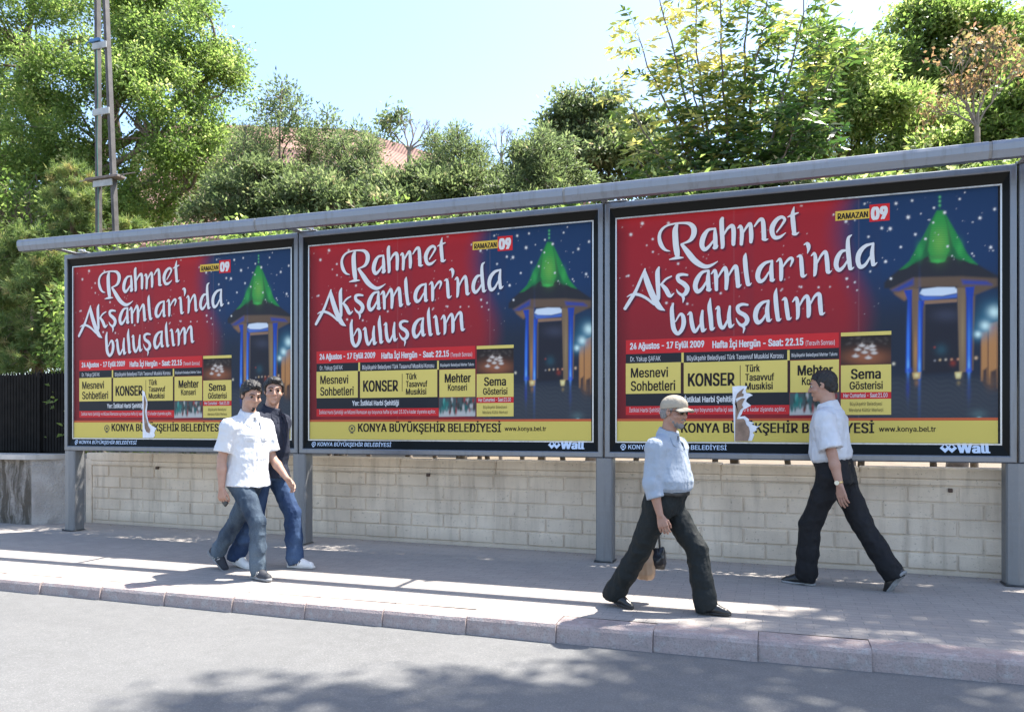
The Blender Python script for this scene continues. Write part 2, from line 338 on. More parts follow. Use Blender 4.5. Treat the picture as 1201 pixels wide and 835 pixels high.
# --- lettering of the headline: pen strokes with a varying width, in photo pixels of the right-hand poster
Z1 = (720, 230, 7.506); Z2 = (880, 220, 7.506); Z3 = (720, 320, 7.506); Z4 = (860, 320, 7.506)
ST = [
(Z1, [(485,489,3),(440,475,12),(405,430,19),(390,365,15),(405,310,12),(450,268,9),(530,246,8),(610,241,10),(660,250,17),(692,285,24),(694,335,23),(672,382,17),(635,408,10),(585,425,5)]),
(Z1, [(545,255,12),(530,310,24),(535,420,26),(546,500,25),(552,540,16)]), (Z1, [(480,562,4),(545,548,13),(602,545,4)]),
(Z1, [(590,432,14),(650,510,25),(700,570,26),(760,612,22),(810,624,17),(860,606,10),(905,578,3)]),
(Z1, [(880,290,8),(820,303,13),(780,360,22),(765,430,22),(785,472,18),(820,455,13),(868,395,8)]), (Z1, [(880,290,10),(882,360,19),(885,450,19)]), (Z1, [(875,458,16),(892,455,12),(908,438,3)]),
(Z1, [(945,200,14),(938,230,20),(942,330,20),(948,440,17),(938,460,8)]), (Z1, [(955,350,6),(990,290,11),(1030,265,17),(1044,310,20),(1042,425,17)]),
(Z1, [(1080,285,5),(1105,268,13),(1117,330,18),(1112,425,15)]), (Z1, [(1120,340,6),(1160,272,11),(1190,248,15),(1197,310,19),(1199,360,19),(1196,405,15)]),
(Z2, [(25,345,6),(65,292,12),(95,285,17),(105,340,20),(110,440,20)]), (Z2, [(105,455,16),(125,462,11),(147,455,3)]),
(Z2, [(222,395,6),(265,335,9),(292,285,13),(265,262,14),(220,288,18),(185,345,22),(182,400,21),(205,442,18),(250,438,13),(302,400,3)]),
(Z2, [(374,172,4),(362,240,18),(368,330,21),(376,400,18)]), (Z2, [(372,408,17),(392,412,11),(418,396,3)]), (Z2, [(318,262,4),(360,243,11),(412,224,5)]),
(Z3, [(266,-30,7),(240,35,11),(187,160,14),(140,240,16),(92,318,14)]), (Z3, [(262,-30,5),(273,40,22),(300,120,26),(340,215,27),(390,300,24),(442,335,3)]),
(Z3, [(108,215,3),(150,195,9),(210,196,13),(280,228,12),(345,280,10)]),
(Z3, [(388,-45,8),(376,0,19),(378,80,20),(385,220,15),(378,240,4)]), (Z3, [(498,34,6),(450,60,9),(405,108,8)]), (Z3, [(415,108,13),(450,150,20),(478,200,19),(498,203,11),(522,182,3)]),
(Z3, [(638,22,9),(590,18,13),(555,32,16),(562,70,18),(610,102,21),(638,140,21),(622,185,18),(590,198,13),(557,175,9),(542,148,3)]), (Z3, [(588,200,8),(605,225,12),(600,265,3)]),
(Z3, [(825,-18,8),(765,2,14),(722,65,21),(708,125,21),(728,168,18),(768,142,13),(812,70,8)]), (Z3, [(825,-15,10),(820,60,19),(826,140,18)]), (Z3, [(818,150,16),(835,158,10),(852,143,3)]),
(Z3, [(848,12,5),(880,-18,13),(890,40,18),(894,150,15)]), (Z3, [(900,55,6),(945,-18,11),(972,-40,15),(985,40,20),(980,142,15)]), (Z3, [(993,42,6),(1038,-35,11),(1066,-52,17),(1076,20,20),(1084,110,19)]), (Z3, [(1080,122,15),(1095,122,10),(1114,104,3)]),
(Z3, [(1151,-168,5),(1145,-120,19),(1155,0,20),(1170,95,19)]), (Z3, [(1170,105,16),(1185,108,10),(1203,92,3)]),
(Z2, [(182,648,8),(120,668,14),(72,720,21),(56,785,21),(74,826,19),(112,812,12),(155,745,7)]), (Z2, [(182,648,10),(175,730,19),(180,805,18)]), (Z2, [(176,816,16),(190,822,10),(208,808,3)]),
(Z2, [(222,655,5),(253,632,12),(262,700,18),(262,800,16),(255,822,5)]), (Z2, [(270,712,6),(310,652,10),(345,623,13),(362,640,13),(343,696,5)]),
(Z2, [(402,612,5),(433,607,15),(442,690,19),(448,770,18)]), (Z2, [(450,780,16),(465,783,10),(488,765,3)]),
(Z2, [(463,505,5),(488,492,10),(500,510,19),(503,540,14),(493,582,3)]),
(Z2, [(527,602,5),(555,582,12),(565,650,18),(560,755,15),(550,782,5)]), (Z2, [(572,680,6),(612,602,10),(652,568,15),(665,640,20),(672,735,19)]), (Z2, [(672,745,16),(685,750,10),(708,732,3)]),
(Z2, [(840,552,8),(792,566,15),(756,622,21),(746,688,21),(770,728,17),(810,700,12),(848,640,7)]), (Z2, [(882,418,4),(852,450,14),(850,540,20),(860,640,20),(868,705,18)]), (Z2, [(868,715,15),(882,717,10),(903,702,3)]),
(Z2, [(1072,493,8),(1003,516,15),(952,572,21),(937,640,21),(957,698,19),(1002,680,13),(1052,600,7)]), (Z2, [(1072,493,10),(1062,580,19),(1070,668,18)]), (Z2, [(1070,680,16),(1084,680,10),(1107,660,3)]),
(Z3, [(516,272,6),(503,325,17),(510,430,20),(522,500,20),(555,538,16),(592,502,17),(608,440,20),(600,383,17),(575,368,10),(535,432,5)]),
(Z3, [(642,372,5),(668,355,12),(675,420,18),(690,492,18),(712,518,13),(762,442,7)]), (Z3, [(772,338,10),(765,420,18),(774,500,17)]), (Z3, [(774,512,15),(788,510,10),(807,494,3)]),
(Z3, [(841,228,5),(834,300,19),(845,400,20),(852,488,18)]), (Z3, [(852,498,15),(864,499,10),(882,483,3)]),
(Z3, [(888,322,5),(913,305,12),(915,380,18),(930,465,18),(958,484,13),(1002,402,7)]), (Z3, [(1013,298,10),(1005,390,18),(1014,465,17)]), (Z3, [(1016,475,15),(1030,473,10),(1052,453,3)]),
(Z4, [(118,284,9),(70,280,13),(32,302,16),(42,345,18),(95,377,20),(116,415,20),(98,453,17),(60,462,13),(30,430,8),(17,400,3)]), (Z4, [(65,465,8),(88,487,11),(80,532,3)]),
(Z4, [(302,248,8),(247,266,14),(202,317,21),(187,385,21),(207,438,19),(247,418,12),(288,350,7)]), (Z4, [(302,248,10),(290,330,19),(298,410,18)]), (Z4, [(298,420,15),(312,424,10),(332,408,3)]),
(Z4, [(372,138,4),(364,200,18),(372,310,20),(384,405,18)]), (Z4, [(384,416,15),(398,418,10),(415,403,3)]),
(Z4, [(422,242,5),(450,230,14),(462,310,19),(474,395,18)]), (Z4, [(474,405,15),(488,408,10),(506,393,3)]),
(Z4, [(513,257,5),(546,222,13),(560,290,18),(560,382,15),(548,412,5)]), (Z4, [(570,302,6),(610,227,11),(643,208,15),(655,280,20),(655,370,18),(645,392,6)]), (Z4, [(668,282,6),(708,208,11),(748,190,17),(756,270,20),(764,350,18)]), (Z4, [(764,362,15),(778,365,10),(800,350,3)]),
]
def catmull(p, n=6):
    p = np.array(p, float); q = np.vstack([2*p[0]-p[1], p, 2*p[-1]-p[-2]]); out = []
    for i in range(1, len(q)-2):
        for t in np.arange(n)/n:
            a, b_, c, d = q[i-1], q[i], q[i+1], q[i+2]
            out.append(.5*(2*b_+(c-a)*t+(2*a-5*b_+4*c-d)*t*t+(3*b_-a-3*c+d)*t**3))
    out.append(p[-1]); return np.array(out)
def head_field(X, Y):                                   # signed distance (photo px) to the headline
    Fd = np.full(X.shape, 9.); 
    for (ox, oy, s), pts in ST:
        q = catmull(pts); q = np.c_[ox+q[:, 0]/s, oy+q[:, 1]/s, np.maximum(q[:, 2], 2.5)/s]
        m = (X > q[:, 0].min()-9) & (X < q[:, 0].max()+9) & (Y > q[:, 1].min()-9) & (Y < q[:, 1].max()+9)
        x, y = X[m], Y[m]; best = np.full(x.shape, 9.)
        for a, b_ in zip(q[:-1], q[1:]):
            dx, dy = b_[0]-a[0], b_[1]-a[1]; t = np.clip(((x-a[0])*dx+(y-a[1])*dy)/(dx*dx+dy*dy+1e-9), 0, 1)
            best = np.minimum(best, np.hypot(x-a[0]-t*dx, y-a[1]-t*dy)-(a[2]+t*(b_[2]-a[2])))
        Fd[m] = np.minimum(Fd[m], best)
    return Fd
def to_px(U, Vv):
    w = HI[2, 0]*U+HI[2, 1]*Vv+HI[2, 2]
    return (HI[0, 0]*U+HI[0, 1]*Vv+HI[0, 2])/w, (HI[1, 0]*U+HI[1, 1]*Vv+HI[1, 2])/w
def contour_mesh(Fd, us, vs, y):                        # flat mesh of the region Fd < 0 (marching squares)
    V = []; Fc = []; nu, nv = len(us), len(vs); ins = Fd < 0
    cnt = ins[:-1, :-1].astype(int)+ins[1:, :-1]+ins[1:, 1:]+ins[:-1, 1:]
    for j in range(nv-1):
        i = 0; row = cnt[:, j]
        while i < nu-1:
            if row[i] == 0: i += 1; continue
            if row[i] == 4:
                k = i
                while k < nu-1 and row[k] == 4: k += 1
                n = len(V); V += [(us[i], y, vs[j]), (us[k], y, vs[j]), (us[k], y, vs[j+1]), (us[i], y, vs[j+1])]; Fc.append((n, n+1, n+2, n+3)); i = k; continue
            cs = [(i, j), (i+1, j), (i+1, j+1), (i, j+1)]; poly = []
            for a in range(4):
                p, q = cs[a], cs[(a+1) % 4]; fp, fq = Fd[p], Fd[q]
                if fp < 0: poly.append((us[p[0]], y, vs[p[1]]))
                if (fp < 0) != (fq < 0):
                    t = fp/(fp-fq); poly.append((us[p[0]]+t*(us[q[0]]-us[p[0]]), y, vs[p[1]]+t*(vs[q[1]]-vs[p[1]])))
            if len(poly) > 2: n = len(V); V += poly; Fc.append(tuple(range(n, n+len(poly))))
            i += 1
    return mesh('headline', V, Fc)

# --- the printed picture: colours of the inks on a fine grid
def sd_poly(pts, X, Y):
    p = np.array(pts, float); d = np.full(X.shape, 1e9); s = np.ones(X.shape)
    for i in range(len(p)):
        a, b_ = p[i], p[i-1]; ex, ey = b_-a; wx, wy = X-a[0], Y-a[1]; t = np.clip((wx*ex+wy*ey)/(ex*ex+ey*ey+1e-9), 0, 1)
        d = np.minimum(d, (wx-ex*t)**2+(wy-ey*t)**2); c1, c2, c3 = Y >= a[1], Y < b_[1], ex*wy > ey*wx
        s = np.where((c1 & c2 & c3) | (~c1 & ~c2 & ~c3), -s, s)
    return s*np.sqrt(d)
def sstep(a, b_, x): t = np.clip((x-a)/(b_-a), 0, 1); return t*t*(3-2*t)
def paint_poster(us, vs):
    U, Vv = np.meshgrid(us, vs, indexing='ij'); X, Y = to_px(U, Vv)
    col = np.zeros(X.shape+(3,)); rg = np.random.default_rng(4)
    def lay(mask, c):
        c = np.asarray(c, float); col[:] = col*(1-mask[..., None])+c*mask[..., None]
    def poly(pts, z, c, soft=.5, op=1.):
        q = [(z[0]+x/z[2], z[1]+y/z[2]) for x, y in pts]; lay(op*sstep(soft, -soft, sd_poly(q, X, Y)), c)
    def blob(x, y, rx, ry, c, z, op=1., p=2.):
        q = np.exp(-(((X-z[0]-x/z[2])*z[2]/rx)**2+((Y-z[1]-y/z[2])*z[2]/ry)**2)**(p/2)); lay(op*q, c)
    Z5 = (1020, 210, 6.624); Z6 = (1020, 330, 6.624); Z7 = (1020, 440, 6.624)
    u, v = U/PW_, Vv/PH_
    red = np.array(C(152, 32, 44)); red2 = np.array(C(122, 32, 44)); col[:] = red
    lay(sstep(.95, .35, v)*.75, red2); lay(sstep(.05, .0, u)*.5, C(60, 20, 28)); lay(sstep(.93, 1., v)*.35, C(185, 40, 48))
    nav = np.array(C(24, 54, 98)); 
    base = np.zeros_like(col); base[:] = nav
    lo = sstep(.75, .45, v)[..., None]; base = base*(1-lo)+np.array(C(32, 42, 62))*lo
    lo = sstep(.32, .16, v)[..., None]; base = base*(1-lo)+np.array(C(52, 60, 76))*lo
    m = sstep(.595, .70, u+.03*np.sin(v*9)); col[:] = col*(1-m[..., None])+base*m[..., None]
    # pavilion
    poly([(105,805),(150,760),(240,688),(330,640),(440,540),(620,550),(740,630),(830,662),(940,725),(985,748),(985,850),(105,850)], Z5, C(40, 42, 52), 2)
    poly([(150,60),(330,-30),(700,-40),(985,-25),(985,35),(800,110),(730,75),(670,40),(380,45),(265,150),(200,110)], Z6, C(96, 80, 70), 2)
    poly([(170,70),(330,-20),(330,25),(220,75)], Z6, C(44, 66, 150), 3); poly([(710,-10),(900,0),(940,25),(720,20)], Z6, C(44, 66, 160), 3)
    poly([(260,145),(330,90),(330,60),(190,95)], Z6, C(128, 98, 78), 3)
    gp = [([(515,245),(560,245),(592,360),(612,555),(585,598),(465,598),(445,555),(468,360)], C(42, 150, 70)),
          ([(505,262),(455,352),(405,450),(340,565),(300,638),(225,705),(270,695),(345,640),(405,570),(440,470),(475,350)], C(32, 124, 70)),
          ([(572,262),(622,350),(682,452),(745,580),(830,664),(770,650),(700,610),(640,520),(600,370)], C(36, 138, 72))]
    poly([(515,245),(560,245),(640,380),(720,530),(800,650),(700,630),(620,600),(440,600),(350,650),(280,690),(340,575),(420,440),(470,330)], Z5, C(26, 92, 62), 1.6)
    for q, c in gp: poly(q, Z5, c, 1.6)
    blob(380, 560, 26, 60, C(60, 176, 92), Z5, .6); blob(690, 540, 26, 60, C(64, 180, 90), Z5, .6)
    poly([(450,600),(470,645),(520,655),(575,640),(595,600)], Z5, C(44, 130, 70), 1.2)
    blob(535, 490, 60, 110, C(116, 180, 80), Z5, .75); blob(520, 635, 45, 12, C(70, 190, 90), Z5, .7)
    g_ = np.maximum.reduce([sstep(.5, -.5, sd_poly([(1020+x/6.624, 210+y/6.624) for x, y in q], X, Y)) for q, _ in gp])
    lay(g_*.32*(.5+.5*np.sin(Y*2.3+.015*(X-1100)**2*.1)), C(18, 90, 66)); lay(g_*sstep(255, 240, Y)*.55, C(20, 96, 84))
    poly([(528,120),(540,120),(543,245),(526,245)], Z5, C(24, 80, 80), .7)
    for yy in (140, 172, 205): blob(535, yy, 9, 9, C(90, 190, 130), Z5)
    poly([(415,180),(680,165),(690,700),(420,720)], Z6, C(34, 36, 50), 3); blob(590, 260, 110, 50, C(64, 70, 94), Z6, .6)
    poly([(380,95),(400,60),(520,45),(650,45),(672,62),(672,90),(560,112),(420,115)], Z6, C(196, 214, 240), 1.2)
    poly([(375,110),(560,118),(672,95),(672,125),(400,150)], Z6, C(70, 104, 190), 1.5)
    poly([(400,150),(672,135),(672,160),(420,178)], Z6, C(134, 108, 92), 1.)
    for q, c in (([(318,60),(375,55),(372,700),(330,705)], C(112, 92, 78)), ([(672,45),(740,55),(745,700),(690,710)], C(118, 100, 82)), ([(790,110),(812,110),(800,690),(785,690)], C(100, 82, 74)), ([(405,180),(425,180),(420,690),(405,690)], C(84, 76, 78))): poly(q, Z6, c, 1.)
    for q in ([(258,70),(322,65),(318,150),(310,708),(272,708),(288,150)], [(372,150),(418,150),(405,220),(396,700),(362,700),(372,220)], [(735,45),(806,40),(795,130),(785,705),(745,705),(745,130)]): poly(q, Z6, C(30, 62, 164), 1.)
    for x, a in ((292, 240), (380, 320), (765, 240)): blob(x, 520, 11, a, C(64, 130, 236), Z6, .9); blob(x, 660, 10, 60, C(110, 180, 250), Z6, .8)
    blob(350, 560, 14, 160, C(190, 140, 84), Z6, .6); blob(715, 420, 14, 240, C(160, 140, 104), Z6, .5)
    poly([(860,395),(915,385),(915,330),(985,310),(985,830),(860,770)], Z6, C(176, 128, 84), 1.6); poly([(908,330),(918,330),(918,800),(908,800)], Z6, C(110, 78, 60), .8)
    poly([(875,690),(905,670),(908,830),(870,800)], Z6, C(66, 54, 58), 2); poly([(935,700),(980,680),(985,860),(925,830)], Z6, C(66, 54, 58), 2)
    blob(940, 360, 25, 14, C(190, 90, 60), Z6, .7)
    for x, y, r in ((960, 240, 75), (890, 345, 60), (835, 410, 40)): blob(x, y, r*1.5, r*1.3, C(50, 130, 170), Z6, .55); blob(x, y, r*.62, r*.6, C(206, 240, 246), Z6, .95)
    for x, y, r, c in ((540,610,9,(220,190,150)),(585,607,9,(200,190,180)),(630,606,9,(220,160,130)),(680,604,9,(210,150,120)),(820,594,12,(220,190,160)),(498,512,8,(160,60,50)),(500,615,8,(150,150,160)),(640,635,22,(130,50,44)),(550,530,45,(40,74,92)),(180,640,11,(226,222,206)),(300,690,20,(40,80,200)),(764,690,18,(50,90,220))): blob(x, y, r, r, C(*c), Z6, .9)
    poly([(325,710),(390,705),(385,755),(335,758)], Z6, C(190, 150, 96), 1.2); poly([(655,705),(710,702),(700,755),(665,755)], Z6, C(206, 186, 130), 1.2)
    blob(358, 730, 20, 20, C(250, 226, 170), Z6, .8); blob(682, 728, 18, 18, C(250, 232, 180), Z6, .8)
    nz = np.sin(Y*1.9+3*np.sin(X*.21))*np.sin(X*.37+Y*.8); fl = sstep(438, 448, Y)*m
    lay(fl*(.25+.25*nz), C(70, 78, 88))
    blob(290, 100, 14, 70, C(40, 56, 140), Z7, .7); blob(360, 60, 16, 22, C(150, 110, 80), Z7, .6); blob(685, 60, 14, 18, C(150, 130, 90), Z7, .6); blob(765, 130, 18, 60, C(50, 66, 120), Z7, .5); blob(840, 300, 60, 34, C(84, 110, 120), Z7, .7); blob(845, 330, 16, 9, C(150, 200, 205), Z7, .8); blob(930, 50, 34, 60, C(120, 90, 70), Z7, .5)
    # snow-like stars
    for k in range(150):
        x = rg.uniform(725, 1166); y = rg.uniform(225, 372)
        if x > 1040 and y > 305: continue
        r = rg.choice([.45, .6, .85], p=[.5, .35, .15]); blob(0, 0, r, r, C(220, 224, 236), (x, y, 1.), .95 if r > .6 else .6)
    stars = [(Z1,240,245,16),(Z1,140,343,15),(Z1,470,243,14),(Z1,332,383,11),(Z1,334,495,10),(Z1,120,705,11),(Z1,557,598,12),(Z2,832,300,15),(Z2,1147,358,14),(Z2,1030,434,12),(Z2,722,240,10),(Z2,995,144,11),(Z5,290,297,16),(Z5,150,387,15),(Z5,195,190,13),(Z5,320,168,11),(Z5,848,302,14),(Z5,962,233,13),(Z5,690,155,10),(Z5,573,260,14),(Z5,490,223,10),(Z5,932,530,14),(Z5,346,430,12),(Z5,425,465,11),(Z5,233,529,11),(Z5,115,642,12),(Z5,157,774,11),(Z5,597,522,11),(Z5,787,578,8),(Z5,485,338,9),(Z4,990,52,11),(Z4,590,126,11),(Z4,742,129,10),(Z4,1062,84,10),(Z4,998,124,9),(Z3,455,268,12),(Z3,638,276,11),(Z3,932,182,11),(Z2,840,803,11),(Z2,1182,652,12),(Z2,1047,738,10)]
    for z, x, y, r in stars:
        for a in range(3):
            t = a*math.pi/3+.3; dx, dy = X-z[0]-x/z[2], Y-z[1]-y/z[2]; p_ = dx*math.cos(t)+dy*math.sin(t); q_ = -dx*math.sin(t)+dy*math.cos(t); rr_ = r*.82/z[2]
            lay(np.exp(-(p_/(rr_*1.05))**2-(q_/(rr_*.42))**2), C(222, 228, 240))
    # soft printed drop shadow of the headline
    sh = head_field(X-1.7, Y-1.9); lay(.72*sstep(1.6, -1.2, sh)*(1-.2*m), C(34, 24, 50))
    # paper joints and slight unevenness of the printed sheets
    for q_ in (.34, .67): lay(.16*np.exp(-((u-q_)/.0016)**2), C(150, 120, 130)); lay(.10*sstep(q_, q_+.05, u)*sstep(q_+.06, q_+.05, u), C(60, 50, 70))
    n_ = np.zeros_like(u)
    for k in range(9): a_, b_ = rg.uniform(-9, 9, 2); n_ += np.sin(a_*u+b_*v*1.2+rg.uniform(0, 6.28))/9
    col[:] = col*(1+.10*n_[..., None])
    # small pictures in the event table
    zb = (870, 380, 6.321)
    poly([(728,92),(1102,77),(1102,300),(728,304)], zb, C(40, 34, 36), .4); 
    inside = sstep(.4, -.4, sd_poly([(870+x/6.321, 380+y/6.321) for x, y in ((728,92),(1102,77),(1102,300),(728,304))], X, Y))
    lay(inside*np.exp(-((X-1015)/26)**2-((Y-419)/9)**2)*.95, C(150, 92, 66))
    for k in range(26): blob(rg.uniform(735, 1095), rg.uniform(100, 150), 12, 9, C(84, 78, 78), zb, .5)
    for x, y in ((855,190),(925,178),(965,190),(838,238),(905,210),(975,215),(932,250),(885,160),(960,165)): blob(x, y+4, 26, 13, C(110, 70, 54), zb, .7); blob(x, y, 24, 11, C(206, 204, 206), zb, .95, 3); blob(x, y-12, 7, 10, C(190, 180, 176), zb, .8)
    q = sstep(.4, -.4, sd_poly([(870+x/6.321, 380+y/6.321) for x, y in ((350,513),(715,508),(715,672),(350,676))], X, Y))
    lay(q, C(66, 84, 92)); lay(q*sstep(474, 482, Y), C(176, 182, 190))
    for k in range(60):
        x = rg.uniform(360, 705); c = [(34, 100, 104), (34, 60, 60), (150, 44, 50), (186, 190, 196), (60, 50, 50)][rg.integers(5)] if x > 440 else [(34, 120, 120), (30, 70, 74), (90, 160, 160)][rg.integers(3)]
        blob(x, rg.uniform(525, 640), rg.uniform(6, 13), rg.uniform(14, 36), C(*c), zb, .85, 3)
    return col
MATC = {}
def ink(c, name='printed ink', coat=.05, rough=.42):
    key = (name, tuple(round(v, 3) for v in c))
    if key not in MATC:
        t = NT(name); n = t.noise(t.coord(), 1.3, 3); cc = t.ramp(n, [(.2, tuple(v*.94 for v in c)), (.8, c)]); t.bsdf(cc, rough, None, 0, .1, coat*.6, .04); MATC[key] = t.m
    return MATC[key]
def m_poster():
    t = NT('printed poster'); a = t.n('ShaderNodeVertexColor', layer_name='ink'); t.bsdf(a.outputs['Color'], .5, None, 0, .15, .05, .04); return t.m

import os
try: FONT = bpy.data.fonts.load(os.path.join(bpy.utils.system_resource('DATAFILES'), 'fonts', 'Inter.woff2'))
except Exception: FONT = None
# --- text set in the built-in sans face, squeezed into measured boxes
def text_geo(s, off=0., sp=1.):
    cu = bpy.data.curves.new('lettering', 'FONT'); cu.body = s; cu.size = 1
    if FONT: cu.font = FONT
    cu.offset = off; cu.resolution_u = 3; cu.space_character = sp
    o = bpy.data.objects.new('lettering', cu); COL.objects.link(o); dg = bpy.context.evaluated_depsgraph_get(); dg.update()
    me = bpy.data.meshes.new_from_object(o.evaluated_get(dg)); n = len(me.vertices); v = np.zeros(n*3); me.vertices.foreach_get('co', v)
    Fc = [tuple(p.vertices) for p in me.polygons]; bpy.data.objects.remove(o); bpy.data.curves.remove(cu); bpy.data.meshes.remove(me)
    return v.reshape(-1, 3)[:, :2], Fc
GLY = {}
def glyph(ch):                                          # one letter: outline mesh and advance; K, k and R are drawn here
    if ch not in GLY:
        hh = text_geo('HH')[0][:, 0].max(); adv = text_geo('H'+ch+'H')[0][:, 0].max()-hh
        own = {'K': [[(.06,0),(.122,0),(.122,.515),(.06,.515)], [(.122,.17),(.45,.515),(.37,.515),(.122,.26)], [(.205,.257),(.25,.304),(.46,0),(.38,0)]],
               'k': [[(.055,0),(.112,0),(.112,.54),(.055,.54)], [(.112,.137),(.33,.385),(.255,.385),(.112,.217)], [(.177,.209),(.217,.255),(.35,0),(.277,0)]]}
        if FONT and ch in own:
            v = np.array([p for q in own[ch] for p in q], float); Fc = [(4*k, 4*k+1, 4*k+2, 4*k+3) for k in range(len(own[ch]))]
        elif FONT and ch == 'R':
            v, Fc = text_geo('P'); lo = v[v[:, 0] > .2][:, 1].min()-.002; n = len(v); v = np.vstack([v, [(.20, lo), (.275, lo), (.435, 0), (.36, 0)]]); Fc = Fc+[(n, n+1, n+2, n+3)]
        elif ch == ' ': v, Fc = np.zeros((0, 2)), []
        else: v, Fc = text_geo(ch)
        GLY[ch] = (v, Fc, adv)
    return GLY[ch]
def bold_geo(txt, off, sp=1.):                          # heavier face: the same letters printed a few times, slightly shifted
    v = []; Fc = []; x = 0; n = 0
    for ch in txt:
        a, f, adv = glyph(ch); v.append(a+np.array([x, 0])); Fc += [tuple(i+n for i in q) for q in f]; n += len(a); x += adv*sp+.5*max(off, 0)
    v = np.vstack(v)
    if off <= 0: return v, Fc
    V = []; F2 = []; n = len(v); k = 0
    for dx, dz in ((-1, .5), (-1, -.5), (1, .5), (1, -.5), (0, 0), (-.5, .5), (.5, -.5)):
        V.append(np.c_[v[:, 0]+dx*off*1.5, v[:, 1]+dz*off*.9, np.full(n, .00012*k)]); F2 += [tuple(i+n*k for i in f) for f in Fc]; k += 1
    return np.vstack(V), F2
_v, _ = text_geo('H'); CAPH = _v[:, 1].max()-_v[:, 1].min()
class Letters:
    def __init__(s): s.b = MB()
    def put(s, txt, x0, yb, x1, cap, off=.012, b=3, y=.0, yb1=None, sp=1.):   # photo px: left, baseline, right, cap height
        v, Fc = bold_geo(txt, off, sp); u0, v0 = uv(x0, yb, b); u1, v1 = uv(x1, yb1 if yb1 is not None else yb, b); _, vt = uv((x0+x1)/2, yb-cap, b); _, vm = uv((x0+x1)/2, yb, b)
        h = vt-vm; vb = (v0+v1)/2 if yb1 is not None else vm
        s.puv(v, Fc, u0, u1, vb, h, y)
    def puv(s, v, Fc, u0, u1, vb, h, y):
        x = u0+(v[:, 0]-v[:, 0].min())/(v[:, 0].max()-v[:, 0].min())*(u1-u0); z = vb+v[:, 1]/CAPH*h
        yy = v[:, 2] if v.shape[1] > 2 else np.zeros(len(v)); s.b.add([(a, y-q, c) for a, q, c in zip(x, yy, z)], Fc)
YEL = C(212, 199, 116); YEL2 = C(206, 193, 106); DARK = C(40, 44, 54); REDB = C(196, 48, 56); WHT = C(212, 220, 235); INKB = C(38, 34, 40); MAR = C(112, 42, 52); ORG = C(190, 96, 66)

MALU = None
def m_alu(name, c=(.17, .18, .20), metal=.5, rough=.33):
    t = NT(name); v = t.coord('Object', (1, 8, 8)); n = t.noise(v, 3, 4); sp = t.noise(t.coord(), 45, 4, .7)
    cc = t.ramp(n, [(.3, tuple(a*.9 for a in c)), (.7, c)]); cc = t.mix(t.ramp(sp, [(.58, 0.), (.70, .5)]), cc, (.24, .225, .21)); dr = t.noise(t.coord('Object', (9, 9, .8)), 1.5, 5, .65); cc = t.mix(t.ramp(dr, [(.52, 0.), (.68, .35)]), cc, (.085, .08, .075))
    t.bsdf(cc, t.ramp(n, [(.3, rough*.85), (.7, rough*1.2)]), None, metal, .5); return t.m
MALU = m_alu('grey anodised frame'); MPOST = m_alu('grey painted steel', (.19, .19, .19), .2, .5)
MRAIL = m_alu('grey aluminium rail', (.20, .222, .26), .45, .42)
MTRIM = m_alu('thin silver trim', (.5, .5, .5), .7, .35)
tb = NT('black printed glass border'); tb.bsdf((.006, .007, .007), .4, None, 0, .08, .05, .03); MBORD = tb.m

